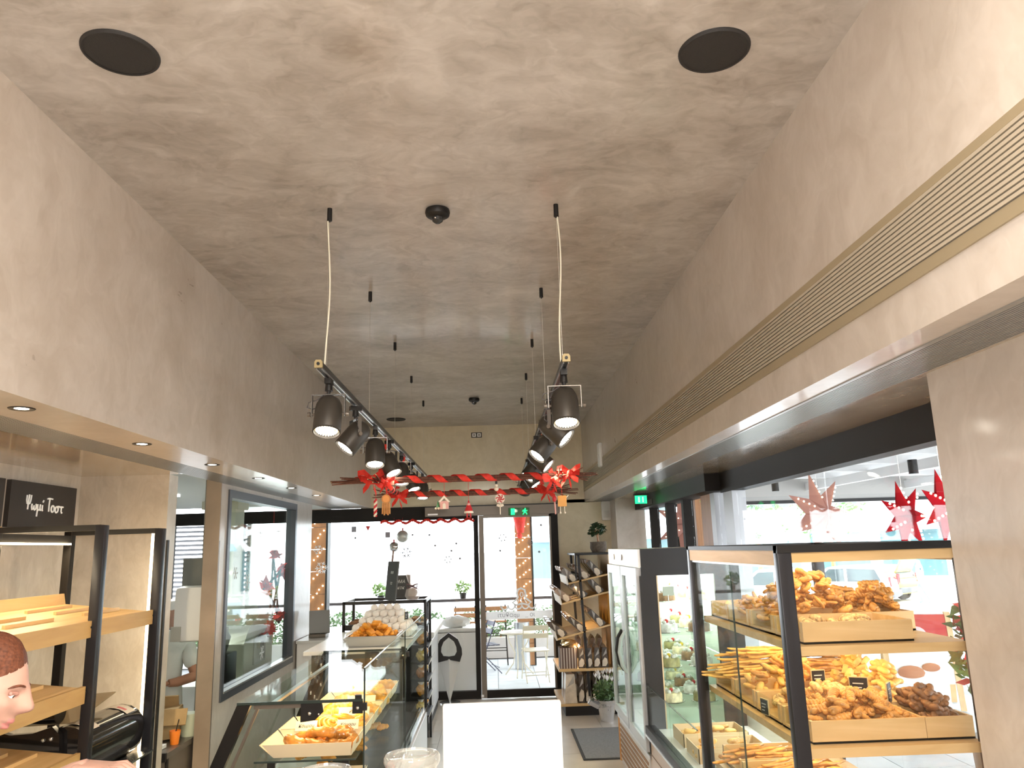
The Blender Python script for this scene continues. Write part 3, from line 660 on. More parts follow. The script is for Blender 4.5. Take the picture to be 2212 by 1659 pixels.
def stool(x, y, label, yaw):
    t = thing('bar_stool', label, 'stool', (x, y, 0), 'bar stools on the terrace')
    for sx in (-.17, .17):
        for sy in (-.16, .16): B(MB().tube([(x+sx*1.15, y+sy*1.15, 0), (x+sx, y+sy, .72)], .011, 6), 'leg', BLACK, t)
    for z in (.25, .5): B(MB().tube([(x-.19, y-.18, z), (x+.19, y-.18, z), (x+.19, y+.18, z), (x-.19, y+.18, z)], .008, 6, True), 'rung', BLACK, t)
    B(MB().bbox((x, y, .735), (.38, .36, .03), None, .01), 'seat', DWOOD, t, True)
    for sx in (-.17, .17): B(MB().tube([(x+sx, y-.16, .73), (x+sx, y-.2, 1.02)], .011, 6), 'back_post', BLACK, t)
    for z in (.86, .96): B(MB().bbox((x, y-.195, z), (.40, .02, .07), None, .006), 'back_slat', DWOOD, t, True)
stool(-.55, 14.2, 'bar stool seen left of the door mullion', 0); stool(-.02, 14.25, 'bar stool seen just right of the door mullion', 0); stool(1.25, 14.1, 'bar stool seen at the right edge of the sliding door', 0)
# cafe table, beige folding chair, dark folding chair
BEI = M('beige enamel', (.55, .50, .38), .4)
t = thing('cafe_table', 'round beige metal cafe table with curved legs', 'table', (.33, 12.95, 0))
B(MB().lathe([(.001, .675), (.29, .675), (.3, .66), (.29, .65), (.001, .655)], (.33, 12.95, 0), 32), 'tabletop', BEI, t, True)
for k in range(3):
    a = k*2*PI/3+.4; c, s = math.cos(a), math.sin(a)
    B(MB().tube([(.33+c*r, 12.95+s*r, z) for r, z in ((.22, .65), (.17, .5), (.06, .34), (.10, .18), (.26, .0))], .010, 7), 'leg', BEI, t, True)
B(MB().box(.14, .40, 12.80, 13.0, .678, .682), 'menu_sheet', WHITE, t)
def fold_chair(x, y, yaw, mat, label, name='folding_chair'):
    t = thing(name, label, 'chair', (x, y, 0), None, (0, 0, yaw), local=True)
    for s in (-.19, .19):
        B(MB().tube([(s, -.22, 0), (s, .0, .44), (s, .14, .84)], .009, 6), 'leg', mat, t, True)
        B(MB().tube([(s*.9, .24, 0), (s*.9, -.2, .45)], .009, 6), 'leg', mat, t, True)
    for k in range(5): B(MB().box(-.19, .19, -.2+.085*k, -.13+.085*k, .44, .455), 'seat_slat', mat, t)
    for z, yy in ((.66, .085), (.78, .125)): B(MB().bbox((0, yy, z), (.40, .012, .075), (-.3, 0, 0), .003), 'back_slat', mat, t)
    B(MB().tube([(-.19, .19, .1), (.19, .19, .1)], .007, 6), 'crossbar', mat, t); B(MB().tube([(-.19, -.18, .09), (.19, -.18, .09)], .007, 6), 'crossbar', mat, t)
    return t
fold_chair(.58, 12.45, PI+.1, BEI, 'beige slatted folding chair at the cafe table')
fold_chair(-.22, 13.3, -1.25, M('dark blue metal', (.04, .045, .08), .4, .4), 'dark folding chair with crossed legs behind the glass door')
# wooden pillars with fairy lights
bulb = MB().sphere((0, 0, 0), .012, 8, 6).mesh('bulb', FAIRY)
def pillar(x0, x1, y0, y1, h, label, turns, split=None):
    t = thing('wooden_pillar', label, 'pillar', ((x0+x1)/2, (y0+y1)/2, 0))
    n = 8
    for k in range(n): B(MB().box(x0, x1, y0, y1, h*k/n+.003, h*(k+1)/n-.003), 'plank', DWOOD, t)
    B(MB().box(x1, x1+.03, y0-.01, y1, 0, h), 'edge_strip', BLACK, t)
    for k in range(turns*5):
        u = (k % 5)/5; z = h*.36+(h*.62)*k/(turns*5)
        part_copy(bulb, 'fairy_bulb', t, (x0+(x1-x0)*(u+.1*(k*7 % 5)/5), y0-.012, z))
    return t
pillar(-2.92, -2.68, 12.5, 12.72, 2.75, 'wood clad pillar with fairy lights outside left of the counter', 6)
p_ = pillar(.36, .64, 14.0, 14.25, 2.9, 'wood clad pillar with fairy lights outside the sliding door', 9)
B(MB().cyl((.46, 13.93, 2.25), (.44, 13.93, 2.75), .06, .16, 14).sphere((.44, 13.9, 2.2), .05, 10, 8), 'red_cloth', RED, p_, True)
B(MB().lathe([(.13, 0), (.13, .74), (.135, .75), (.001, .75)], (.42, 13.7, 0), 24), 'steel_sleeve', STEEL, p_, True)
# white ice-cream chest outside, with a bag on it
t = thing('white_chest', 'white chest freezer outside the left door glass', 'freezer', (-.85, 11.9, 0))
B(MB().bbox((-.85, 11.95, .42), (1.25, .62, .80), None, .03), 'body', WHITE, t, True); B(MB().bbox((-.85, 11.95, .85), (1.27, .64, .05), None, .015), 'lid', WHITEPL, t, True)
t = tag(B(MB().sphere((-.60, 11.80, .955), (.20, .12, .085), 18, 12, lambda d: 1+.18*math.sin(7*d.x+4*d.z)*math.cos(5*d.y+2)), 'plastic_bag', WHITEPL, None, True, org=(-.62, 11.85, .875)), 'crumpled white bag lying on the white chest', 'bag')
# parked white van and silver car seen through the front glass
def car(name, label, loc, yaw, body, L_=3.9, H=1.45, van=False, taxi=False, trunk=False):
    t = thing(name, label, 'car' if not van else 'van', loc, None, (0, 0, yaw), local=True)
    W2 = .82
    prof = ([(-L_/2, .35), (L_/2, .35), (L_/2, .8), (L_/2-.5, 1.05), (L_/2-1.0, H), (-L_/2+.05, H), (-L_/2, 1.0)] if van else
            [(-L_/2, .3), (L_/2, .3), (L_/2, .68), (L_/2-.2, .82), (L_/2-1.0, .92), (L_/2-1.7, H-.03), (L_/2-2.3, H), (-L_/2+.35, H-.05), (-L_/2+.02, .9), (-L_/2, .6)])
    B(MB().prism(prof, -W2, W2, 'Y'), 'body', body, t)
    gm = M('car glass', (.05, .07, .08), .08) if not van else M('sky pale van glass', (.5, .54, .58), .2)  # van windows: the sky's reflection is put into their pale colour
    for s in (-1, 1):
        if van: B(MB().prism([(L_/2-1.0, 1.05), (L_/2-.55, 1.05), (L_/2-.98, H-.1), (L_/2-1.5, H-.1), (L_/2-1.5, 1.05)], s*W2, s*(W2+.01), 'Y'), 'side_window', gm, t)
        else:
            B(MB().prism([(L_/2-1.2, .93), (L_/2-1.75, H-.1), (L_/2-2.3, H-.08), (L_/2-2.3, .93)], s*W2, s*(W2+.01), 'Y'), 'side_window', gm, t)
            B(MB().prism([(L_/2-2.4, .93), (L_/2-2.4, H-.08), (-L_/2+.5, H-.12), (-L_/2+.3, .93)], s*W2, s*(W2+.01), 'Y'), 'side_window', gm, t)
        for x in (-L_/2+.65, L_/2-.75):
            w_ = B(MB().cyl((x, s*(W2-.18), .31), (x, s*(W2+.01), .31), .31, n=20), 'wheel', M('tyre', (.03, .03, .03), .8), t, True); B(MB().cyl((x, s*(W2+.01), .31), (x, s*(W2+.02), .31), .19, n=14), 'hubcap', ALU, w_)
        B(MB().box(-L_/2-.01, -L_/2+.05, s*.78-.1, s*.78+.04, .75, 1.1), 'tail_light', REDP, t)
    if not van: B(MB().hexa([(-L_/2+.0, -.66, .93), (-L_/2+.0, .66, .93), (-L_/2+.04, .66, .93), (-L_/2+.04, -.66, .93), (-L_/2+.31, -.6, H-.12), (-L_/2+.31, .6, H-.12), (-L_/2+.36, .6, H-.12), (-L_/2+.36, -.6, H-.12)]), 'rear_window', gm, t)
    B(MB().bbox((-L_/2-.03, 0, .45), (.14, 1.6, .22), None, .03), 'bumper', M('grey bumper', (.12, .13, .14), .6), t)
    if trunk: B(MB().bbox((-L_/2-.05, 0, 1.55), (.06, 1.3, .9), (0, -.5, 0), .02), 'open_boot_lid', body, t)
    return t
car('van', 'white delivery van parked beyond the terrace', (-1.6, 19.2, -.6), 0, M('white van paint', (.75, .76, .78), .3), 5.2, 2.5, True)
car('car', 'silver blue car parked right of the wood pillar', (3.1, 21.5, -.6), 1.2, M('silver blue paint', (.35, .42, .5), .25, .5), 3.9, 1.5)
car('car', 'white hatchback in the street beyond the bread case', (13.6, 31.0, -.6), 2.5, M('white car paint', (.8, .8, .8), .3), 3.9, 1.5)
car('taxi', 'yellow car with its boot open in the street', (15.5, 33.5, -.6), 2.2, M('yellow car paint', (.70, .55, .12), .3), 4.2, 1.45, trunk=True)
car('car', 'pale car far left in the street beyond the bread case', (10.4, 30.2, -.6), 2.7, M('pale car paint', (.7, .72, .74), .3), 3.9, 1.5)
# shops over the street
t = thing('shop_row', 'row of pale shops across the street', 'building', (24, 46, -.6), None, (0, 0, -.55), local=True)
B(MB().box(-26, 26, 0, 6, 0, 9), 'facade', M('pale render', (.62, .64, .64), .8), t)
for k in range(13):
    x = -25+4*k
    B(MB().box(x, x+3.3, -.06, 0, .3, 2.9), 'shop_window', M('teal shop glass', (.10, .20, .22), .15), t); B(MB().hexa([(x-.1, -1.2, 2.9), (x+3.4, -1.2, 2.9), (x+3.4, 0, 3.3), (x-.1, 0, 3.3), (x-.1, -1.2, 3.0), (x+3.4, -1.2, 3.0), (x+3.4, 0, 3.4), (x-.1, 0, 3.4)]), 'awning', WHITE if k % 3 else M('blue awning', (.25, .45, .55), .7), t)
    for q in (0, 1): B(MB().box(x+.4+1.5*q, x+1.4+1.5*q, -.04, 0, 4.6, 6.2), 'window', M('teal shop glass', (.10, .20, .22), .15), t)
# street trees
def tree(x, y, h, r, label, pot=False, conical=False):
    t = thing('street_tree', label, 'tree', (x, y, -.6), 'street trees'); z0 = -.6
    B(MB().cyl((x, y, z0), (x, y, z0+h*.5), .12 if not pot else .05, .08 if not pot else .04, 8), 'trunk', DWOOD, t)
    m = MB()
    if conical:
        for k in range(8): leaves(m, (x, y, z0+.5+h*.11*k), (r*(1-k/9), r*(1-k/9), h*.09), 110, .12, rnd)
    else: leaves(m, (x, y, z0+h*.75), (r, r, h*.33), 900, .16, rnd)
    B(m, 'foliage', LEAF, t)
    if pot: B(MB().lathe([(.3, z0), (.42, z0+.6), (.38, z0+.6)], (x, y, 0), 14), 'pot', M('dark pot', (.06, .05, .05), .6), t, True)
tree(19.5, 31, 2.6, .8, 'potted evergreen by the street at the right edge', True, True)
tree(17.6, 27.5, 2.2, .7, 'smaller potted evergreen left of the other one', True, True)
tree(11.5, 34, 5.2, 1.5, 'round street tree seen above the pale stars', False)
tree(16, 37, 5.6, 1.7, 'round street tree seen right of the red star', False)
# passer-by far off, skin-modified figure
def figure(name, label, loc, yaw, joints, edges, radii, mat, sub=2):
    me = bpy.data.meshes.new(name); me.from_pydata([Vector(j) for j in joints], edges, []); o = bpy.data.objects.new(name, me); COL.objects.link(o)
    sk = o.modifiers.new('skin', 'SKIN'); sk.use_smooth_shade = True
    for v, r in zip(me.skin_vertices[0].data, radii): v.radius = (r, r) if not isinstance(r, tuple) else r
    me.skin_vertices[0].data[0].use_root = True
    sb = o.modifiers.new('subdiv', 'SUBSURF'); sb.levels = sub; sb.render_levels = sub
    me.materials.append(mat); o.location = loc; o.rotation_euler = (0, 0, yaw); ORG[o.name] = Vector((0, 0, 0))
    return o
SKIN = M('skin', (.44, .255, .195), .55, sss=.15, var=.05, scale=30)
pj = [(0, 0, .95), (0, 0, 1.2), (0, 0, 1.42), (0, 0, 1.52), (0, .02, 1.66), (.1, 0, .9), (.12, .15, .5), (.13, .05, .08), (.13, .2, .04), (-.1, 0, .9), (-.12, -.12, .5), (-.13, -.3, .12), (-.13, -.2, .04), (.2, 0, 1.4), (.26, .05, 1.12), (.27, .18, .9), (-.2, 0, 1.4), (-.26, -.05, 1.12), (-.27, .05, .9)]
pe = [(0, 1), (1, 2), (2, 3), (3, 4), (0, 5), (5, 6), (6, 7), (7, 8), (0, 9), (9, 10), (10, 11), (11, 12), (2, 13), (13, 14), (14, 15), (2, 16), (16, 17), (17, 18)]
pr_ = [.14, .15, .14, .06, .10, .1, .075, .055, .05, .1, .075, .055, .05, .07, .05, .04, .07, .05, .04]
tag(figure('person', '', (16.6, 30.6, -.6), .8, pj, pe, pr_, M('light blue clothes', (.25, .45, .55), .7)), 'person in pale blue clothes walking in the street', 'person')
# terrace canopy on the right
WB = M('white canopy beam', (.82, .82, .82), .5); WBR = M('white canopy sheet', (.5, .5, .5), .6)
cn = thing('terrace_canopy', 'white terrace canopy of beams and sheeting outside the right windows', 'canopy', (4.6, 7, 0))
B(MB().box(2.3, 8.2, 1.5, 12.6, 3.02, 3.06), 'roof_sheet', WBR, cn)
for y in (2.2, 3.2, 4.2, 5.2, 6.2, 7.2, 8.2, 9.2, 10.2, 11.2): B(MB().box(2.3, 8.2, y-.03, y+.03, 2.86, 3.02), 'joist', WB, cn)
for x in (3.4, 5.0, 6.6): B(MB().box(x-.04, x+.04, 1.5, 12.3, 2.74, 2.86), 'purlin', WB, cn)
B(MB().box(2.3, 8.2, 12.2, 12.35, 2.55, 2.98), 'front_beam', M('grey canopy beam', (.45, .44, .42), .5), cn); B(MB().box(2.3, 8.2, 12.18, 12.2, 2.55, 2.60), 'beam_edge', BLACK, cn)
B(MB().box(8.1, 8.25, 1.5, 12.35, 2.6, 2.98), 'side_beam', WB, cn)
for x, y in ((2.75, 9.6), (8.15, 12.25), (8.15, 7.0)): B(MB().box(x-.09, x+.09, y-.09, y+.09, 0, 2.9), 'post', M('grey post', (.36, .36, .37), .5), cn)
B(MB().box(2.42, 2.58, 9.3, 9.46, 0, 2.9), 'post', DWOOD, cn)
for x, y in ((3.4, 5.3), (4.2, 7.6), (3.6, 9.8)):
    c = B(MB().cyl((x, y, 2.74), (x, y, 2.60), .045, n=14), 'canopy_lamp', BLACK, cn, True)
aw = thing('front_awning', 'pale awning over the front terrace', 'awning', (-2.4, 13.2, 0))
B(MB().box(-7, 2.25, YB+.15, 15.4, 2.95, 2.98), 'sheet', WBR, aw)
for x in (-6.9, -4.6, -2.3, 0, 2.2): B(MB().box(x-.03, x+.03, YB+.15, 15.4, 2.86, 2.95), 'rib', WB, aw)
# star lanterns
def star(x, y, z, r, mat, label, rot, seed):
    t = thing('star_lantern', label, 'lantern', (x, y, z), 'paper star lanterns outside the right windows', (0, 0, 0)); rnd2 = random.Random(seed)
    R = Matrix.Rotation(rot, 3, 'Z'); n = 7
    bulbs = []
    for k in range(n):
        a = 2*PI*k/n+PI/2+.22; a0, a1 = a-PI/n, a+PI/n
        tip = Vector((r*math.cos(a), 0, r*math.sin(a))); p0 = Vector((r*.44*math.cos(a0), 0, r*.44*math.sin(a0))); p1 = Vector((r*.44*math.cos(a1), 0, r*.44*math.sin(a1)))
        f = Vector((r*.12*math.cos(a), -r*.26, r*.12*math.sin(a))); bk = Vector((f.x, -f.y, f.z)); c0 = Vector((0, -r*.22, 0)); c1 = Vector((0, r*.22, 0))
        P = [R@q+Vector((x, y, z)) for q in (tip, p0, p1, f, bk, c0, c1)]
        B(MB().add(P, [(0, 1, 3), (0, 3, 2), (0, 4, 1), (0, 2, 4), (1, 5, 3), (3, 5, 2), (1, 4, 6), (4, 2, 6)]), 'point', mat, t)
        for q in (.30, .45, .6, .75):
            bulbs.append(R@(f.lerp(tip, q)+Vector((0, -.012, 0)))+Vector((x, y, z)))
    me = MB().sphere((0, 0, 0), .008, 6, 4).mesh('light_dot', FAIRY)
    for b_ in bulbs: part_copy(me, 'light_dot', t, b_)
    B(MB().cyl((x, y, z+r*.5), (x, y, 2.86), .002, n=4), 'cord', WHITE, t)
PAPER = backlit('pale pink star paper', (.52, .28, .235), mix=.3); PAPERR = backlit('red star paper', (.42, .015, .025), mix=.3)
star(2.75, 6.52, 2.20, .36, PAPER, 'large pale pink star lantern over the bread case', .4, 1)
star(2.65, 4.97, 2.12, .235, PAPERR, 'red star lantern near the plaster pier', .45, 2)
star(2.75, 11.1, 2.25, .5, PAPER, 'pale pink star lantern behind the side entrance', .2, 3)
star(2.75, 4.68, 2.16, .24, PAPERR, 'red star lantern half hidden by the plaster pier', .5, 4)
# christmas tree by the side entrance
t = thing('christmas_tree', 'decorated christmas tree outside the side entrance', 'tree', (2.9, 11.9, 0)); m = MB()
for k in range(10): leaves(m, (2.9, 11.9, .4+.21*k), (.62*(1-k/11), .62*(1-k/11), .16), 260, .08, rnd)
B(m, 'foliage', M('fir green', (.035, .07, .05), .6), t); B(MB().cyl((2.9, 11.9, 0), (2.9, 11.9, 2.3), .05, .02, 8), 'trunk', DWOOD, t)
for k in range(14):
    a = k*2.4; z = .5+.12*k; rr = .6*(1-(z-.4)/2.3)
    B(MB().sphere((2.9+rr*math.cos(a), 11.9+rr*math.sin(a), z), .05, 10, 8), 'tree_ball', (WHITE, REDP, WHITE)[k % 3], t, True)
# A-board on the side terrace
t = thing('pavement_sign', 'wooden A-board with red top and white poster on the terrace', 'sign', (5.1, 9.7, 0), None, (0, 0, -.35), local=True)
for s, nm in ((-1, 'front'), (1, 'back')):
    a = .16
    def Q(x, z, d=0): return (x, s*(.42*(1.08-z)/1.08*.55+.02)+s*d, z)
    for x in (-.37, .37): B(MB().hexa([Q(x-.03, 0), Q(x+.03, 0), Q(x+.03, 0, .03), Q(x-.03, 0, .03), Q(x-.03, 1.08), Q(x+.03, 1.08), Q(x+.03, 1.08, .03), Q(x-.03, 1.08, .03)]), 'leg', BIRCHZ, t)
    B(MB().hexa([Q(-.34, .28, .012), Q(.34, .28, .012), Q(.34, .28, .022), Q(-.34, .28, .022), Q(-.34, .78, .012), Q(.34, .78, .012), Q(.34, .78, .022), Q(-.34, .78, .022)]), 'poster', WHITE, t)
    B(MB().hexa([Q(-.34, .78, .012), Q(.34, .78, .012), Q(.34, .78, .022), Q(-.34, .78, .022), Q(-.34, 1.05, .012), Q(.34, 1.05, .012), Q(.34, 1.05, .022), Q(-.34, 1.05, .022)]), 'red_header', REDP, t)
    if s < 0:
        B(MB().sphere(Q(0, .80, .03), (.12, .01, .12), 14, 8), 'emblem', M('pink emblem', (.75, .55, .55), .6), t); B(MB().sphere(Q(-.12, .40, .03), (.15, .012, .08), 12, 6).sphere(Q(.10, .46, .03), (.10, .012, .05), 12, 6), 'bread_picture', M('printed bread', (.45, .18, .10), .6), t)
# poinsettia by the pier
t = thing('poinsettia', 'red flowered plant outside the right window by the pier', 'plant', (2.75, 4.45, 0)); m = MB(); leaves(m, (2.75, 4.45, 1.35), (.2, .2, .32), 220, .06, rnd); B(m, 'foliage', LEAF, t)
m = MB(); leaves(m, (2.75, 4.45, 1.4), (.22, .22, .3), 60, .06, rnd); B(m, 'blossom', REDP, t); B(MB().lathe([(.12, 0), (.16, .9), (.14, .9)], (2.75, 4.45, 0), 14).cyl((2.75, 4.45, .9), (2.75, 4.45, 1.2), .02, n=6), 'pot', GREYFR, t, True)
# louvred screen outside the kitchen end
lv = thing('louvre_screen', 'white louvred screen outside the kitchen window', 'screen', (-5.6, 13.5, 0))
for k in range(22): B(MB().hexa([(-7.6, 13.4, .9+.075*k), (-4.2, 13.4, .9+.075*k), (-4.2, 13.46, .93+.075*k), (-7.6, 13.46, .93+.075*k), (-7.6, 13.4, .912+.075*k), (-4.2, 13.4, .912+.075*k), (-4.2, 13.46, .942+.075*k), (-7.6, 13.46, .942+.075*k)]), 'slat', M('louvre underside shade', (.16, .16, .17), .6), lv)  # white slats coloured dark all over, for the shade on their undersides
for x in (-7.6, -5.9, -4.2): B(MB().box(x-.03, x+.03, 13.47, 13.53, 0, 2.6), 'post', GREYFR, lv)

# ---------------------------------------------------------------- decorations on the glass
def flake(x, z, r, mat, label, y=YB-.053, n=6):
    t = thing('snowflake_sticker', label, 'sticker', (x, y, z), 'snowflake stickers on the front glass')
    for k in range(n):
        a = 2*PI*k/n+.1; d = Vector((math.cos(a), 0, math.sin(a))); p = Vector((-d.z, 0, d.x)); c = Vector((x, y, z)); w_ = r*.06
        m = MB(); m.hexa([c+d*r*.1-p*w_, c+d*r-p*w_, c+d*r+p*w_, c+d*r*.1+p*w_]+[q+Vector((0, -.002, 0)) for q in (c+d*r*.1-p*w_, c+d*r-p*w_, c+d*r+p*w_, c+d*r*.1+p*w_)])
        for s in (-1, 1):
            e = (d*.6+p*s*.8); q0 = c+d*r*.55; w2_ = Vector((-e.z, 0, e.x))*w_
            m.hexa([q0-w2_, q0+e*r*.38-w2_, q0+e*r*.38+w2_, q0+w2_]+[q+Vector((0, -.002, 0)) for q in (q0-w2_, q0+e*r*.38-w2_, q0+e*r*.38+w2_, q0+w2_)])
        B(m, 'arm', mat, t)
SGR = M('grey vinyl', (.32, .32, .36), .6); SWH = backlit('white vinyl', (.85, .85, .85))
flake(.11, 2.14, .075, SGR, 'grey snowflake sticker high on the sliding door glass')
flake(-1.26, 1.98, .085, SGR, 'grey snowflake sticker under the silver baubles', YB+.03)
flake(-.67, 1.86, .07, M('pale vinyl', (.6, .6, .62), .6), 'faint snowflake sticker left of the door mullion', YB+.03)
flake(-2.45, 1.80, .09, SWH, 'white snowflake sticker in front of the left pillar', YB+.03)
flake(-2.50, 2.05, .07, SWH, 'small white snowflake sticker higher on the left pillar', YB+.03)
flake(.50, 2.06, .05, SGR, 'small dark snowflake sticker over the door pillar')
dot = MB().cyl((0, -.001, 0), (0, .001, 0), .016, n=14).mesh('dot_sticker', SGR)
for x, z in ((-1.98, 2.20), (-1.17, 2.22), (-.93, 2.21), (-.85, 2.06), (-.55, 2.08), (-.50, 1.87), (-.62, 1.98)):
    put(dot, 'dot_sticker', 'tiny grey dot sticker on the front glazing', 'sticker', (x, YB+.032, z), (0, 0, 0), 'dot stickers on the front glazing')
for x, z in ((.07, 1.96), (.62, 1.93), (.66, 2.3)): put(dot, 'dot_sticker', 'tiny grey dot sticker on the sliding door glass', 'sticker', (x, YB-.052, z), (0, 0, 0), 'dot stickers on the sliding door')
# white band with mirrored lettering and the outline emblem on the door glass
t = thing('door_sticker', 'white band with mirrored lettering across the sliding door glass', 'sticker', (.31, YB-.053, 1.08))
B(MB().box(-.15, .77, YB-.054, YB-.051, 1.03, 1.135), 'band', SWH, t)
text('\u03b9\u03c4\u03c5\u03b8\u03b1q\u03bc   _ \u03bf\u03b9', .085, SGR, t, (.27, YB-.056, 1.085), (PI/2, 0, 0), extrude=.0005)
t = thing('door_emblem', 'white outline emblem of a hooded figure over script on the door glass', 'sticker', (.34, YB-.053, 1.15))
def loop(pts, r=.011): return MB().tube([(a, YB-.055, b_) for a, b_ in pts], r, 6, True)
B(loop([(.30, 1.32), (.285, 1.38), (.305, 1.425), (.35, 1.44), (.395, 1.42), (.41, 1.37), (.40, 1.32), (.43, 1.29), (.48, 1.25), (.44, 1.215), (.36, 1.235), (.27, 1.215), (.225, 1.25), (.28, 1.29)], .014), 'figure_outline', SWH, t, True)
B(loop([(.33, 1.35), (.345, 1.385), (.37, 1.38), (.375, 1.34), (.35, 1.32)], .008).tube([(.345, YB-.055, 1.31), (.35, YB-.055, 1.24)], .007, 5).tube([(.31, YB-.055, 1.29), (.29, YB-.055, 1.24)], .007, 5).tube([(.39, YB-.055, 1.29), (.42, YB-.055, 1.24)], .007, 5), 'face_outline', SWH, t, True)
sc = []
for k in range(60):
    u = k/59; sc.append((.04+.52*u+.018*math.cos(u*34), YB-.055, 1.185+.03*math.sin(u*34)+.012*u))
B(MB().tube(sc, .011, 6), 'script', SWH, t, True)
# silver baubles hanging inside the front glazing
def bauble(x, z, r, mat, label):
    t = thing('bauble', label, 'bauble', (x, YB-.06, z), 'large baubles hanging in the front window')
    B(MB().sphere((x, YB-.06, z), r, 24, 16), 'ball', mat, t, True); B(MB().cyl((x, YB-.06, z+r), (x, YB-.06, z+r+.03), .012, n=8), 'cap', REDP, t); B(MB().cyl((x, YB-.06, z+r), (x, YB-.06, 2.46), .0015, n=4), 'thread', REDP, t)
bauble(-1.30, 2.20, .085, M('pearl silver', (.55, .55, .50), .35, .4), 'larger pearl grey bauble in the front window'); bauble(-1.42, 2.06, .07, CHROME, 'smaller mirror silver bauble in the front window')
flag = MB().prism([(-.035, 0), (.035, 0), (0, -.07)], -.001, .001, 'Y').mesh('pennant', REDP); sq = MB().box(-.035, .035, -.001, .001, -.04, .04).mesh('paper_square', SGR)
put(flag, 'pennant', 'small red triangular pennant at the top of the front glazing', 'pennant', (-1.80, YB+.02, 2.36)); put(sq, 'paper_square', 'dark paper square at the top left of the front glazing', 'paper', (-2.0, YB+.02, 2.32)); put(sq, 'paper_square', 'grey paper square left of the baubles', 'paper', (-1.52, YB+.02, 2.23))
# red garland along the top of the front glazing
gm_ = MB(); rnd = random.Random(11)
for k in range(60): gm_.bbox((-1.6+.022*k*1.0, YB-.06, 2.40+.02*math.sin(k*.7)), (.035, .02, .03), (rnd.random()*3, rnd.random()*3, rnd.random()*3))
tag(B(gm_, 'tinsel_garland', RED, None, org=(-.9, YB-.06, 2.40)), 'red tinsel garland along the top of the front glazing', 'garland')

# ================================================================ BAKED GOODS (shared meshes)
GOLD = M('golden baked crust', (.56, .26, .058), .45, var=.45, scale=18, bump=.25, objvar=.22, coat=.15)
GOLDL = M('pale baked crust', (.70, .42, .12), .5, var=.35, scale=18, bump=.2, objvar=.15)
GLAZE = M('glazed brown pastry', (.50, .20, .035), .28, var=.55, scale=16, bump=.35, objvar=.2, coat=.4)
CHOC = M('dark cocoa crust', (.20, .09, .035), .55, var=.4, scale=20, bump=.25, objvar=.2)
SESA = M('sesame crust', (.62, .40, .17), .6, var=.6, scale=60, bump=.5, objvar=.15)
SUGAR = M('icing sugar', (.86, .80, .74), .8, var=.05, scale=20, bump=.2)
ORNG = M('orange fried pastry', (.80, .30, .03), .45, var=.4, scale=20, bump=.4, objvar=.2)
def ringmesh(name, R, r, mat, sq=.8, seed=0, twist=6):
    m = MB(); n, k = 26, 9; pts = []
    rs = [r*(1+.12*math.sin(twist*2*PI*i/n+seed)) for i in range(n)]
    m.tube([(R*math.cos(2*PI*i/n), sq*R*math.sin(2*PI*i/n), 0) for i in range(n)], rs, k, True); return m.mesh(name, mat, smooth='all')
def loafmesh(name, L_, r, mat, bend=0., ridges=0, flat=.75, seed=0):
    m = MB(); n = 12; P_, rs = [], []
    for i in range(n+1):
        u = i/n*2-1; P_.append((u*L_/2, bend*(1-u*u), 0)); rs.append(max(.0015, r*math.sqrt(max(0, 1-u**4))*(1+(.14*math.sin(ridges*PI*u+seed) if ridges else 0))))
    m.tube(P_, rs, 9); m.v = [(a, b, c*flat) for a, b, c in m.v]; return m.mesh(name, mat, smooth='all')
def twistmesh(name, L_, r, mat, turns=3):
    m = MB()
    for k in (0, 1):
        m.tube([(-L_/2+L_*i/20, .55*r*math.cos(turns*2*PI*i/20+k*PI), .55*r*math.sin(turns*2*PI*i/20+k*PI)) for i in range(21)], [r*.3]+[r*.62]*19+[r*.3], 7)
    return m.mesh(name, mat, smooth='all')
def ballmesh(name, r, mat, flat=.8, seed=0): return MB().sphere((0, 0, 0), (r, r, r*flat), 12, 8, lambda d: 1+.06*math.sin(7*d.x+seed)*math.cos(5*d.y+seed)).mesh(name, mat, smooth='all')
def stickmesh(name, L_, r, mat): return MB().tube([(-L_/2+L_*i/8, .004*math.sin(i*1.7), .003*math.cos(i*2.1)) for i in range(9)], [r*.6]+[r*(1+.1*(i % 2)) for i in range(7)]+[r*.6], 6).mesh(name, mat, smooth='all')
def rollmesh(name, R, mat):
    m = MB(); pts = []
    for i in range(40):
        t = i/39; a = t*5.2*PI; rr = R*(.12+.82*t); pts.append((rr*math.cos(a), rr*math.sin(a), R*.42*(1-t*.55)))
    m.tube(pts, [R*.20]*38+[R*.14, R*.06], 7); return m.mesh(name, mat, smooth='all')
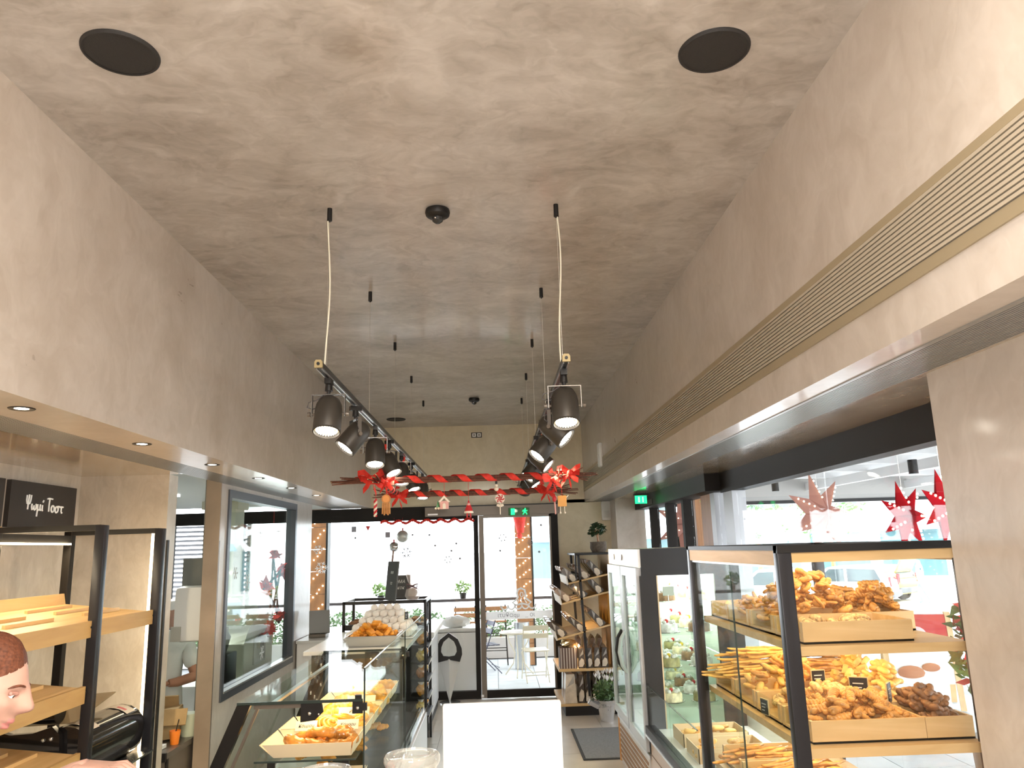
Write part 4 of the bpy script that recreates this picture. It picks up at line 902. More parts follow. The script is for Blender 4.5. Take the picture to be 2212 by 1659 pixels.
MESH = dict(ring=ringmesh('ring_cookie', .026, .0145, GOLD), ringl=ringmesh('ring_cookie_pale', .032, .013, GOLDL, .7), loaf=loafmesh('biscuit', .085, .017, GOLD, .008, 5), loafl=loafmesh('biscuit_pale', .085, .02, GOLDL, .004, 6),
            twist=twistmesh('twisted_cookie', .10, .018, GOLD), horn=loafmesh('horn_cookie', .085, .015, GOLD, .03), stick=stickmesh('breadstick', .30, .0075, GOLDL), stickg=stickmesh('breadstick_gold', .30, .0085, GOLD),
            ball=ballmesh('round_cookie', .024, GOLDL, .75), sesame=ballmesh('sesame_cookie', .038, SESA, .6), sesb=ballmesh('sesame_ball', .02, SESA, .9), dark=ringmesh('cocoa_ring', .032, .0145, CHOC, .65), darkl=loafmesh('cocoa_biscuit', .085, .019, CHOC, .012, 4),
            rusk=MB().bbox((0, 0, 0), (.06, .035, .03), None, .006).mesh('rusk', GOLDL, smooth=True), sugar=MB().sphere((0, 0, 0), (.037, .037, .033), 14, 9, lambda d: 1+(.05 if d.z > 0 else -.12)*d.z).mesh('sugar_cookie', SUGAR, smooth='all'),
            bun=MB().sphere((0, 0, 0), (.07, .055, .038), 14, 9, lambda d: 1+.05*math.sin(6*d.x)*math.cos(4*d.y)).mesh('bun', GLAZE, smooth='all'), pret=ringmesh('glazed_ring', .062, .026, GLAZE, .85, 1, 8), roll=rollmesh('spiral_pastry', .075, M('orange glazed pastry', (.72, .27, .025), .28, var=.45, scale=14, bump=.3, objvar=.18, coat=.4)),
            crois=loafmesh('croissant', .17, .042, M('butter pastry', (.78, .38, .05), .35, var=.4, scale=14, bump=.25, objvar=.15, coat=.3), .045, 7, .8), piece=MB().bbox((0, 0, 0), (.07, .05, .03), None, .008).mesh('pastry_piece', ORNG, smooth=True), piec2=loafmesh('fried_pastry', .10, .026, ORNG, .02, 3))
for k_, v_ in MESH.items(): v_['r'] = 1
def heap(kind, name, label, cat, x0, x1, y0, y1, z0, h, n, group, seed, dz=.02, tilt=.5, scale=1., aligned=None):
    "a heap of separate baked things: more at the middle, resting over one another"
    rnd = random.Random(seed); cx, cy = (x0+x1)/2, (y0+y1)/2
    kinds = kind if isinstance(kind, (list, tuple)) else [kind]
    for i in range(n):
        x, y = rnd.uniform(x0, x1), rnd.uniform(y0, y1)
        e = max(abs(x-cx)/((x1-x0)/2), abs(y-cy)/((y1-y0)/2)); top = z0+dz+h*max(0, 1-e**3)
        z = top-rnd.random()**2*(top-z0-dz)*.55
        rz = rnd.uniform(0, PI) if aligned is None else aligned+rnd.gauss(0, .12)
        put(MESH[kinds[i % len(kinds)]], name, label, cat, (x, y, z), (rnd.gauss(0, tilt), rnd.gauss(0, tilt), rz), group, scale*rnd.uniform(.88, 1.1))

# ================================================================ LEFT PASTRY COUNTER
XF, XBk = -.75, -1.45
ct = thing('pastry_counter', 'glass pastry counter with sliding front panes on the left', 'counter', (-1.1, 6.4, 0))
B(MB().box(-1.75, -.73, 4.60, 8.30, 0, .40), 'base', M('counter base panel', (.62, .63, .64), .35), ct)
B(MB().box(-1.4, -.80, 4.62, 8.28, .395, .41), 'deck', STEEL, ct)
for x in (-.805, -.775, -.742): B(MB().box(x-.008, x+.008, 4.60, 8.28, .40, .45), 'glass_channel', CHROME, ct)
for y0, y1 in ((4.575, 6.53), (6.555, 8.26)):
    p = B(MB().box(XF-.004, XF+.004, y0, y1, .43, 1.362), 'front_pane', GLASSG, ct)
    B(MB().box(XF-.0045, XF+.0045, y0-.004, y0, .43, 1.362), 'pane_edge', GEDGE, p); B(MB().box(XF-.0045, XF+.0045, y0, y1, 1.362, 1.365), 'pane_top_edge', M('pale glass edge', (.35, .42, .40), .2), p)
tp = B(MB().box(XBk, XF-.006, 4.56, 6.75, 1.19, 1.202), 'top_pane', GLASSG, ct)
B(MB().box(XBk, XF-.006, 4.555, 4.56, 1.188, 1.204), 'pane_edge', GEDGE, tp); B(MB().box(XBk, XF-.006, 6.75, 6.755, 1.188, 1.204), 'pane_edge', GEDGE, tp)
B(MB().box(-1.62, XF-.02, 6.76, 8.28, 1.17, 1.20), 'rear_top', M('pale counter top', (.66, .66, .64), .25), ct)
# slanted rear with its black end frame and sliding panes
for y in (4.575, 6.74):
    B(MB().hexa([(-1.78, y-.02, .41), (-1.70, y-.02, .41), (-1.70, y+.02, .41), (-1.78, y+.02, .41), (-1.45, y-.02, 1.19), (-1.375, y-.02, 1.19), (-1.375, y+.02, 1.19), (-1.45, y+.02, 1.19)]), 'end_frame', M('glossy black profile', (.015, .014, .013), .15, .2), ct)
    B(MB().hexa([(-1.67, y-.012, .41), (-1.655, y-.012, .41), (-1.655, y+.012, .41), (-1.67, y+.012, .41), (-1.345, y-.012, 1.17), (-1.33, y-.012, 1.17), (-1.33, y+.012, 1.17), (-1.345, y+.012, 1.17)]), 'end_rail', GREYFR, ct)
for y0, y1 in ((4.6, 5.7), (5.65, 6.72)):
    B(MB().hexa([(-1.745, y0, .42), (-1.738, y0, .42), (-1.738, y1, .42), (-1.745, y1, .42), (-1.42, y0, 1.18), (-1.413, y0, 1.18), (-1.413, y1, 1.18), (-1.42, y1, 1.18)]), 'rear_pane', GLASSG, ct)
B(MB().box(-1.36, -1.05, 4.57, 4.585, 1.165, 1.19), 'cross_bar', GREYFR, ct)
for y in (4.57, 6.72):
    b_ = B(MB().prism([(-1.10, 1.188), (-.985, 1.188), (-.975, 1.14), (-1.02, 1.098), (-1.10, 1.09)], y-.006, y+.006), 'bracket', BLACK, ct); B(MB().sphere((-1.05, y-.007, 1.135), .012, 10, 6).sphere((-1.0, y-.007, 1.13), .007, 8, 5), 'screw', CHROME, b_, True)
    b_ = B(MB().box(-.815, -.757, y-.006, y+.006, 1.125, 1.19).box(-.80, -.765, y-.012, y+.012, 1.19, 1.222).box(-.757, -.735, y-.012, y+.012, 1.14, 1.18), 'hinge_clamp', BLACK, ct); B(MB().sphere((-.785, y-.007, 1.155), .011, 10, 6), 'screw', CHROME, b_, True)
B(MB().box(-1.56, -.80, 6.80, 6.82, .41, 1.17), 'divider', M('dark divider', (.05, .05, .045), .4), ct)
# glass shelves inside
for z, x0 in ((.885, -1.36), (.64, -1.48)):
    s = B(MB().box(x0, -.80, 4.61, 6.72, z-.008, z), 'shelf_pane', GLASSG, ct); B(MB().box(x0, -.80, 4.606, 4.61, z-.009, z+.001), 'shelf_edge', GEDGE, s)
    for x in (x0+.09, -.86): B(MB().box(x-.02, x+.02, 4.62, 4.64, z-.05, z-.008), 'shelf_support', BLACK, s)
B(MB().box(-1.30, -1.27, 4.62, 6.72, 1.165, 1.18), 'led_profile', ALU, ct)
light('counter_led', 'AREA', (.0, -.75, 1.158), 5.5, (1, .70, .34), .12, (0, R_(-8), 0), ct, size_y=2.0)
# paper trays of pastries
PAPERM = M('cream paper tray', (.80, .66, .45), .7)
def paper_tray(x0, x1, y0, y1, z, label, gt):
    t = thing('paper_tray', label, 'tray', ((x0+x1)/2, (y0+y1)/2, z), 'paper trays in the pastry counter')
    B(MB().box(x0, x1, y0, y1, z, z+.006), 'bottom', PAPERM, t); f = .03; h = .075
    B(MB().hexa([(x0, y0, z), (x1, y0, z), (x1, y0+.004, z), (x0, y0+.004, z), (x0-.06, y0-f, z+h), (x1+.01, y0-f, z+h), (x1+.01, y0-f+.004, z+h), (x0-.06, y0-f+.004, z+h)]), 'side', PAPERM, t)
    B(MB().hexa([(x0, y1, z), (x1, y1, z), (x1, y1+.004, z), (x0, y1+.004, z), (x0-.06, y1+f, z+h), (x1+.01, y1+f, z+h), (x1+.01, y1+f+.004, z+h), (x0-.06, y1+f+.004, z+h)]), 'side', PAPERM, t)
    B(MB().hexa([(x0, y0, z), (x0+.004, y0, z), (x0+.004, y1, z), (x0, y1, z), (x0-.075, y0-f, z+h), (x0-.071, y0-f, z+h), (x0-.071, y1+f, z+h), (x0-.075, y1+f, z+h)]), 'side', PAPERM, t)
    B(MB().hexa([(x1, y0, z), (x1+.004, y0, z), (x1+.004, y1, z), (x1, y1, z), (x1+.018, y0-f, z+h), (x1+.022, y0-f, z+h), (x1+.022, y1+f, z+h), (x1+.018, y1+f, z+h)]), 'side', PAPERM, t)
    return t
def price_slip(x, y, z, label, w_=.13, h=.05, txt=''):
    t = thing('price_slip', label, 'price card', (x, y, z), 'price slips in the pastry counter'); B(MB().hexa([(x-w_/2, y, z), (x+w_/2, y, z), (x+w_/2, y+.002, z), (x-w_/2, y+.002, z), (x-w_/2, y+.03, z+h), (x+w_/2, y+.03, z+h), (x+w_/2, y+.032, z+h), (x-w_/2, y+.032, z+h)]), 'card', M('card white', (.80, .74, .62), .7), t)
    if txt: text(txt, .026, BLACK, t, (x, y+.012, z+h*.5), (R_(58), 0, 0), extrude=.0003, shear=.3)
TZ = .887
paper_tray(-1.27, -.84, 4.67, 4.98, TZ, 'nearest cream paper tray with brown glazed rings', 0)
paper_tray(-1.27, -.84, 5.06, 5.36, TZ, 'second cream paper tray with spiral pastries', 0)
paper_tray(-1.22, -.84, 5.46, 5.80, TZ, 'third cream paper tray with butter croissants', 0)
paper_tray(-1.22, -.84, 5.90, 6.25, TZ, 'fourth cream paper tray with long buns', 0)
paper_tray(-1.22, -.84, 6.33, 6.66, TZ, 'farthest cream paper tray with long buns', 0)
rnd = random.Random(21)
def lay(kind, name, label, cat, pts, group, rz=None, sc=1., tx=0.):
    for i, (x, y, z) in enumerate(pts): put(MESH[kind], name, label, cat, (x, y, z), (tx+rnd.gauss(0, .12), rnd.gauss(0, .15), rnd.uniform(0, PI) if rz is None else rz+rnd.gauss(0, .2)), group, sc*rnd.uniform(.94, 1.06))
lay('pret', 'glazed_ring', 'brown glazed ring pastry in the nearest paper tray', 'pastry', [(-1.16, 4.77, TZ+.05), (-1.03, 4.80, TZ+.085), (-.91, 4.78, TZ+.06), (-1.04, 4.77, TZ+.04), (-1.12, 4.90, TZ+.05), (-.95, 4.90, TZ+.05)], 'glazed rings in the nearest paper tray', sc=1.12, tx=.35)
lay('roll', 'spiral_pastry', 'orange spiral pastry in the second paper tray', 'pastry', [(-1.17, 5.14, TZ+.04), (-1.05, 5.12, TZ+.055), (-.95, 5.17, TZ+.04), (-1.12, 5.27, TZ+.05), (-1.0, 5.27, TZ+.06)], 'spiral pastries in the second paper tray', sc=1.05, tx=.25)
lay('crois', 'croissant', 'small pale croissant at the right of the second paper tray', 'pastry', [(-.89, 5.12, TZ+.05), (-.88, 5.22, TZ+.07), (-.90, 5.30, TZ+.06), (-.93, 5.08, TZ+.04)], 'small croissants in the second paper tray', rz=.5, sc=.75)
lay('crois', 'croissant', 'butter croissant in the third paper tray', 'pastry', [(-1.12, 5.54, TZ+.05), (-.98, 5.54, TZ+.06), (-.89, 5.60, TZ+.06), (-1.1, 5.68, TZ+.06), (-.95, 5.70, TZ+.065)], 'croissants in the third paper tray', rz=.3, sc=1.05)
lay('crois', 'long_bun', 'long golden bun in the fourth paper tray', 'bun', [(-1.12, 5.98, TZ+.05), (-.98, 5.97, TZ+.06), (-.90, 6.06, TZ+.06), (-1.08, 6.14, TZ+.06), (-.94, 6.16, TZ+.065)], 'long buns in the fourth paper tray', rz=.1, sc=1.1)
lay('crois', 'long_bun', 'long golden bun in the farthest paper tray', 'bun', [(-1.12, 6.42, TZ+.05), (-.98, 6.40, TZ+.06), (-.90, 6.48, TZ+.06), (-1.08, 6.56, TZ+.06), (-.94, 6.58, TZ+.065)], 'long buns in the farthest paper tray', rz=.1, sc=1.1)
price_slip(-1.17, 4.99, TZ+.07, 'handwritten slip behind the left ring pastry', txt='\u039a\u03cc\u03c5\u03c1\u03bf\u03c5'); price_slip(-.92, 4.99, TZ+.07, 'handwritten slip behind the right ring pastry', txt='\u039a\u03cc\u03c5\u03c1\u03bf\u03c5'); price_slip(-.95, 5.37, TZ+.07, 'handwritten slip behind the spiral pastries', .2, txt='\u03a1\u03bf\u03bb\u03cc'); price_slip(-.98, 5.83, TZ+.06, 'handwritten slip behind the croissants', .2)
paper_tray(-1.40, -.84, 4.67, 5.10, .642, 'cream paper tray on the lower glass shelf', 0)
heap(['piec2', 'crois'], 'fried_pastry', 'orange fried pastry in the tray on the lower glass shelf', 'pastry', -1.36, -.86, 4.70, 5.06, .65, .06, 18, 'fried pastries on the lower shelf', 5, .02, .2)
heap(['piec2'], 'fried_pastry', 'orange fried pastry loose on the far lower glass shelf', 'pastry', -1.36, -.86, 5.3, 6.5, .642, .05, 24, 'fried pastries on the far lower shelf', 6, .02, .2)
# steel tray of orange pastries on the counter
t = thing('steel_tray', 'deep steel tray holding orange pastries on the counter', 'tray', (-1.1, 7.15, 1.2))
tx0, tx1, ty0, ty1, tz = -1.30, -.865, 6.93, 7.38, 1.202
B(MB().box(tx0+.02, tx1-.02, ty0+.02, ty1-.02, tz, tz+.006), 'bottom', STEEL, t)
for nm, pts in (('a', [(tx0+.02, ty0+.02), (tx1-.02, ty0+.02)]), ('b', [(tx1-.02, ty0+.02), (tx1-.02, ty1-.02)]), ('c', [(tx1-.02, ty1-.02), (tx0+.02, ty1-.02)]), ('d', [(tx0+.02, ty1-.02), (tx0+.02, ty0+.02)])):
    (ax, ay), (bx, by) = pts; cx, cy = (tx0+tx1)/2, (ty0+ty1)/2
    o = lambda x, y: (x+.02*(1 if x > cx else -1), y+.02*(1 if y > cy else -1)); i_ = lambda x, y: (x-.004*(1 if x > cx else -1), y-.004*(1 if y > cy else -1))
    a2, b2 = o(ax, ay), o(bx, by); a1, b1 = i_(ax, ay), i_(bx, by); a3, b3 = i_(*a2), i_(*b2)
    B(MB().hexa([(ax, ay, tz), (bx, by, tz), (b1[0], b1[1], tz), (a1[0], a1[1], tz), (*a2, tz+.085), (*b2, tz+.085), (*b3, tz+.085), (*a3, tz+.085)]), 'side', STEEL, t)
B(MB().tube([(tx0, ty0, tz+.085), (tx1, ty0, tz+.085), (tx1, ty1, tz+.085), (tx0, ty1, tz+.085)], .005, 6, True), 'rolled_rim', STEEL, t, True)
heap(['piece', 'piec2'], 'orange_pastry', 'orange fried pastry piece heaped in the steel tray', 'pastry', tx0+.06, tx1-.06, ty0+.06, ty1-.06, tz+.02, .13, 34, 'orange pastries in the steel tray', 8, .02, .35, 1.25)
# mound of sugar-dusted cookies on a flat tray
t = thing('flat_tray', 'flat tray under the mound of white sugar cookies', 'tray', (-1.1, 7.85, 1.2)); B(MB().bbox((-1.10, 7.86, 1.207), (.64, .80, .012), None, .004), 'plate', ALU, t); B(MB().tube([(-1.42, 7.46, 1.215), (-.78, 7.46, 1.215), (-.78, 8.26, 1.215), (-1.42, 8.26, 1.215)], .006, 6, True), 'rim', ALU, t, True)
n_ = 0
for lev in range(5):
    nx, ny = 8-lev, 9-lev*2
    for i in range(nx):
        for j in range(ny):
            x = -1.375+.075*(i+lev*.5)+(.012*(j % 2)); y = 7.52+.085*(j+lev*1.25)+.02*lev
            if y > 8.22: continue
            if lev < 4 and 0 < i < nx-1 and j > 2 and lev < 3 and (i+j) % 5 == 0 and lev == 0: continue
            if lev == 0 and 1 < j < ny-2 and 0 < i < nx-1: continue
            put(MESH['sugar'], 'sugar_cookie', 'white sugar dusted cookie in the mound on the flat tray', 'cookie', (x, y, 1.243+.052*lev), (rnd.gauss(0, .1), rnd.gauss(0, .1), rnd.random()*3), 'sugar cookies in the white mound', rnd.uniform(.95, 1.06)); n_ += 1
def tagcard(x, y, z, label, yaw, w_=.05, h=.065, stick=.08, face=BLACK, group='small chalk price cards'):
    t = thing('price_card', label, 'price card', (x, y, z), group, (0, 0, yaw), local=True)
    B(MB().cyl((0, 0, 0), (0, 0, stick), .0018, n=5), 'pin', STEEL, t); b_ = B(MB().bbox((0, 0, stick+h/2), (w_, .006, h), None, .001), 'frame', M('card frame', (.45, .36, .2), .6), t); B(MB().box(-w_/2+.004, w_/2-.004, -.0045, -.0031, stick+.004, stick+h-.004), 'chalk_face', face, b_)
    for k in range(3): B(MB().box(-w_*.3, w_*(.05+.1*k), -.0052, -.0045, stick+h*(.25+.2*k), stick+h*(.30+.2*k)), 'chalk_line', M('chalk', (.6, .6, .58), .9), b_)
tagcard(-.86, 7.62, 1.26, 'small dark price card stuck into the sugar cookies', .9, .05, .075, .10)
tagcard(-.82, 8.50, 1.222, 'small dark price card by the chocolate biscuits', 1.0, .045, .07, .03)
# black display rack at the end of the counter
rk = thing('display_rack', 'black metal display rack at the far end of the counter', 'rack', (-1.18, 8.75, 0))
X0, X1, Y0, Y1, ZT = -1.61, -.755, 8.45, 9.03, 1.49
for x in (X0, X1):
    for y in (Y0, Y1): B(MB().box(x-.014, x+.014, y-.014, y+.014, .0, ZT), 'post', BLACK, rk)
for y in (Y0, Y1): B(MB().box(X0, X1, y-.014, y+.014, ZT-.028, ZT), 'rail', BLACK, rk)
for x in (X0, X1): B(MB().box(x-.014, x+.014, Y0, Y1, ZT-.028, ZT), 'rail', M('pale steel rail', (.6, .6, .6), .3, .6), rk)
B(MB().box(X0, X1, Y0+.01, Y1, 1.20, 1.22), 'shelf', BLACK, rk); B(MB().box(X0, X1, Y0-.014, Y0+.01, 1.20, 1.255), 'shelf_lip', BLACK, rk)
B(MB().box(X1-.17, X1-.02, Y1-.02, Y1, .0, 1.2), 'back_panel', BLACK, rk)
for k, z in enumerate((1.02, .85, .68, .51, .34)):
    B(MB().hexa([(X1-.16, Y0+.02, z), (X1+.03, Y0+.02, z-.02), (X1+.03, Y1-.02, z-.02), (X1-.16, Y1-.02, z), (X1-.16, Y0+.02, z+.012), (X1+.03, Y0+.02, z-.008), (X1+.03, Y1-.02, z-.008), (X1-.16, Y1-.02, z+.012)]), 'snack_ledge', BLACK, rk)
    B(MB().hexa([(X1+.03, Y0+.02, z-.02), (X1+.036, Y0+.02, z-.02), (X1+.036, Y1-.02, z-.02), (X1+.03, Y1-.02, z-.02), (X1+.055, Y0+.02, z+.04), (X1+.061, Y0+.02, z+.04), (X1+.061, Y1-.02, z+.04), (X1+.055, Y1-.02, z+.04)]), 'ledge_lip', WHITE, rk)
    for q in range(3):
        y = Y0+.11+.17*q
        t = thing('snack_bag', ('upper', 'second', 'third', 'fourth', 'lowest')[k]+' ledge snack bag of golden crisps, '+('nearest', 'middle', 'farthest')[q]+' in its row', 'snack bag', (X1-.06, y, z), 'snack bags on the rack ledges')
        B(MB().sphere((X1-.06, y, z+.062), (.05, .055, .06), 12, 8, lambda d: 1+.1*math.sin(6*d.x+4*d.z+q)), 'bag', M(('amber snack', 'golden snack', 'brown snack')[(k+q) % 3], ((.70, .28, .04), (.75, .45, .12), (.38, .15, .04))[(k+q) % 3], .25, var=.6, scale=30, bump=.4, coat=.6), t, True); B(MB().cyl((X1-.06, y, z+.11), (X1-.06, y, z+.14), .02, .035, 9), 'gathered_top', M('clear cellophane', (.8, .78, .74), .15, coat=.5), t, True)
# things in and on the rack
t = thing('cookie_dish', 'square dish of pale cookies under plastic inside the rack', 'dish', (-1.2, 8.8, 1.22)); B(MB().box(-1.36, -.98, 8.62, 8.95, 1.222, 1.24), 'dish', WHITE, t); B(MB().box(-1.34, -1.0, 8.64, 8.93, 1.24, 1.40), 'lid', glassmat('plastic lid', (.9, .92, .9), 1., .06, .2), t)
heap('ball', 'pale_cookie', 'pale cookie inside the square covered dish', 'cookie', -1.31, -1.03, 8.68, 8.9, 1.25, .10, 30, 'pale cookies in the covered dish', 31, .02, .3)
heap('dark', 'chocolate_biscuit', 'dark chocolate biscuit on the rack shelf', 'biscuit', -1.55, -1.40, 8.55, 8.9, 1.222, .03, 16, 'chocolate biscuits on the rack shelf', 32, .02, .2)
heap(['dark', 'sesb'], 'speckled_biscuit', 'black and white biscuit at the right of the rack shelf', 'biscuit', -.95, -.79, 8.50, 8.9, 1.222, .05, 26, 'black and white biscuits on the rack shelf', 33, .02, .2)
def chalkboard(x, y, z, w_, h, yaw, label, txts, pole):
    t = thing('chalkboard', label, 'chalkboard', (x, y, z), 'chalkboards on the rack', (R_(-6), 0, yaw), local=True)
    B(MB().bbox((0, 0, h/2), (w_, .016, h), None, .003), 'board', M('slate', (.05, .05, .05), .7), t); B(MB().tube([(-w_/2, 0, 0), (w_/2, 0, 0), (w_/2, 0, h), (-w_/2, 0, h)], .009, 4, True), 'frame', M('slate frame', (.09, .085, .08), .5), t)
    if pole: B(MB().box(pole-.012, pole+.012, .0, .012, h*.6, h+.12), 'peg', M('brown peg', (.25, .14, .1), .6), t)
    for i, s in enumerate(txts): text(s, .05, M('chalk', (.6, .6, .58), .9), t, (0, -.0095, h*(.72-.28*i)), (PI/2, 0, 0), extrude=.0003, shear=.2)
chalkboard(-1.13, 8.50, ZT, .27, .40, -1.05, 'tall grey chalkboard seen at an angle on the rack', ['\u03c0\u03b9\u03c0', '\u03c4\u03b1'], -.06)
chalkboard(-1.10, 8.98, ZT, .25, .235, .12, 'black chalkboard with white lettering behind the tall one', ['\u0395\u03a9\u039c\u0391', '\u03a5 \u03ba\u03bf\u03ba'], -.05)
t = thing('gift_bag', 'cellophane gift bag tied with a brown ribbon on the rack', 'gift bag', (-.93, 8.85, ZT))
CELO = glassmat('cellophane wrap', (.9, .86, .84), 1.2, .12, .35, (.75, .68, .66))
B(MB().lathe([(.06, ZT-.02), (.085, ZT+.02), (.07, ZT+.09), (.022, ZT+.125), (.05, ZT+.17), (.075, ZT+.25), (.06, ZT+.26)], (-.93, 8.85, 0), 12), 'wrap', CELO, t); B(MB().sphere((-.93, 8.85, ZT+.055), (.055, .055, .05), 12, 8), 'contents', CRM, t, True)
B(MB().tube([(-.93, 8.82, ZT+.125), (-.99, 8.80, ZT+.15), (-.98, 8.80, ZT+.10), (-.93, 8.82, ZT+.125), (-.87, 8.80, ZT+.15), (-.88, 8.80, ZT+.10), (-.93, 8.82, ZT+.125)], .008, 5), 'ribbon_bow', M('brown ribbon', (.12, .05, .05), .5), t)
# cash desk behind, with its white top
t = thing('cash_desk', 'cash desk with white top and black front past the rack', 'desk', (-1.25, 10.0, 0)); B(MB().box(-1.70, -.80, 9.12, 10.75, 0, 1.03), 'body', BLACK, t); B(MB().bbox((-1.22, 9.93, 1.06), (1.02, 1.72, .06), None, .01), 'top', WHITE, t); B(MB().box(-.80, -.79, 9.14, 10.74, .1, .98), 'front_panel', M('pale front panel', (.7, .72, .74), .3), t)
# ice-cream cone sign
t = thing('cone_sign', 'tall ice cream cone display with black arched top near the door', 'sign', (-.65, 10.86, 0)); cx, cy = -.652, 10.86
B(MB().add([(cx, cy, .0), (cx-.145, cy+.03, .54), (cx, cy-.07, .57), (cx+.145, cy+.03, .54), (cx, cy+.10, .55)], [(0, 2, 1), (0, 3, 2), (0, 4, 3), (0, 1, 4), (1, 2, 3, 4)]), 'cone', M('pale grey cone', (.60, .60, .58), .5), t)
out = [(-.145, .53), (-.175, .62), (-.17, .70), (-.12, .82), (0, .905), (.12, .82), (.17, .70), (.175, .62), (.145, .53), (0, .56)]
inn = [(-.075, .61), (-.105, .66), (-.10, .72), (-.07, .79), (0, .845), (.07, .79), (.10, .72), (.105, .66), (.075, .61), (0, .60)]
m = MB(); n = len(out)
for yy in (cy-.06, cy-.02): m.v += [(cx+a, yy, b_) for a, b_ in out]+[(cx+a, yy, b_) for a, b_ in inn]
for i in range(n):
    j = (i+1) % n
    for q in ((i, j, n+j, n+i), (2*n+i, 3*n+i, 3*n+j, 2*n+j), (i, 2*n+i, 2*n+j, j), (n+i, n+j, 3*n+j, 3*n+i)): m.f.append(q); m.mi.append(0)
B(m, 'arch', BLACK, t); B(MB().prism([(cx+a, b_) for a, b_ in inn], cy-.045, cy-.04), 'arch_pane', GLASS, t); B(MB().cyl((cx, cy+.05, .0), (cx, cy+.05, .55), .012, n=8).cyl((cx, cy+.05, 0), (cx, cy+.05, .012), .14, n=20), 'stand', STEEL, t)
# back counter by the partition with a till
t = thing('back_counter', 'white back counter under the partition column', 'counter', (-2.05, 9.9, 0)); B(MB().box(-2.29, -1.82, 9.25, 10.8, 0, 1.0), 'body', WHITE, t); B(MB().box(-2.295, -1.80, 9.22, 10.82, 1.0, 1.03), 'top', M('pale counter top', (.66, .66, .64), .25), t)
for y in (9.6, 10.1, 10.5): B(MB().box(-1.82, -1.812, y-.004, y+.004, .05, .98), 'door_gap', BLACK, t)
t = thing('till', 'grey tilted till screen on the back counter', 'till', (-2.12, 9.6, 1.03)); B(MB().bbox((-2.12, 9.6, 1.05), (.2, .2, .04), None, .01), 'foot', GREYFR, t); B(MB().bbox((-2.12, 9.62, 1.20), (.24, .035, .27), (R_(-18), 0, R_(15)), .008), 'screen', M('till casing', (.25, .25, .24), .5), t); B(MB().cyl((-2.12, 9.62, 1.06), (-2.12, 9.62, 1.16), .02, n=8), 'neck', GREYFR, t)

# ================================================================ RIGHT SIDE
# back rack with gift packs
t = rk2 = thing('gift_rack', 'birch and black metal rack of gift packs by the back wall', 'rack', (1.1, 10.2, 0))
RY0, RY1 = 9.80, 10.78
B(MB().box(.80, 1.44, RY0+.04, RY1, 0, .115), 'plinth', DKBR, t)
B(MB().box(1.43, 1.46, RY0-.01, RY1, .0, 1.90), 'side_panel', BIRCHZ, t)
B(MB().box(1.405, 1.43, RY0, RY1, .12, 1.88), 'back_panel', BIRCHZ, t)
B(MB().box(.99, 1.46, RY0, RY1, 1.88, 1.905), 'top_shelf', BLACK, t)
for y in (RY0, RY1-.03): B(MB().hexa([(1.085, y, .12), (1.115, y, .12), (1.115, y+.03, .12), (1.085, y+.03, .12), (1.02, y, 1.89), (1.05, y, 1.89), (1.05, y+.03, 1.89), (1.02, y+.03, 1.89)]), 'post', BLACK, t)
B(MB().box(.99, 1.01, RY0+.02, RY0+.05, 1.6, 1.89), 'front_post', BLACK, t)
SL = ((.90, 1.55, 1.40, 1.65), (.81, 1.31, 1.405, 1.44), (.735, .895, 1.405, 1.05))
for xl, zl, xr, zr in SL:
    B(MB().hexa([(xl, RY0, zl-.02), (xr, RY0, zr-.02), (xr, RY1, zr-.02), (xl, RY1, zl-.02), (xl, RY0, zl), (xr, RY0, zr), (xr, RY1, zr), (xl, RY1, zl)]), 'slanted_shelf', BIRCHX, t)
    a = math.atan2(zr-zl, xr-xl); nx, nz = -math.sin(a), math.cos(a)
    B(MB().hexa([(xl-.014, RY0, zl-.024), (xl, RY0, zl-.02), (xl, RY1, zl-.02), (xl-.014, RY1, zl-.024), (xl-.014+nx*.10, RY0, zl+nz*.085), (xl+nx*.10, RY0, zl+nz*.085+.002), (xl+nx*.10, RY1, zl+nz*.085+.002), (xl-.014+nx*.10, RY1, zl+nz*.085)]), 'shelf_lip', M('pale lip board', (.68, .60, .5), .5), t)
for z, x0 in ((.54, .735), (.145, .735)): B(MB().box(x0, 1.41, RY0-.01, RY1, z-.03, z), 'flat_shelf', BIRCHX, t)
B(MB().box(1.38, 1.404, RY0+.05, RY1-.05, 1.02, 1.40), 'lit_back', M('amber lit panel', (.75, .38, .06), .6), t)
light('rack_led', 'AREA', (-.12, .0, 1.50), 2.2, (1, .72, .38), .03, (0, 0, 0), t, size_y=.9); light('rack_led', 'AREA', (-.12, .0, 1.25), 2.2, (1, .72, .38), .03, (0, 0, 0), t, size_y=.9); light('rack_led', 'AREA', (-.12, .0, .80), 2.5, (1, .72, .38), .03, (0, 0, 0), t, size_y=.9)
PKD = M('dark foil pack', (.06, .045, .035), .18, var=.6, scale=14, coat=.7); PKC = M('cream pack paper', (.62, .52, .40), .35, var=.25, scale=8, coat=.5); PKB = M('brown pack', (.20, .12, .07), .3, var=.4, scale=10, coat=.5)
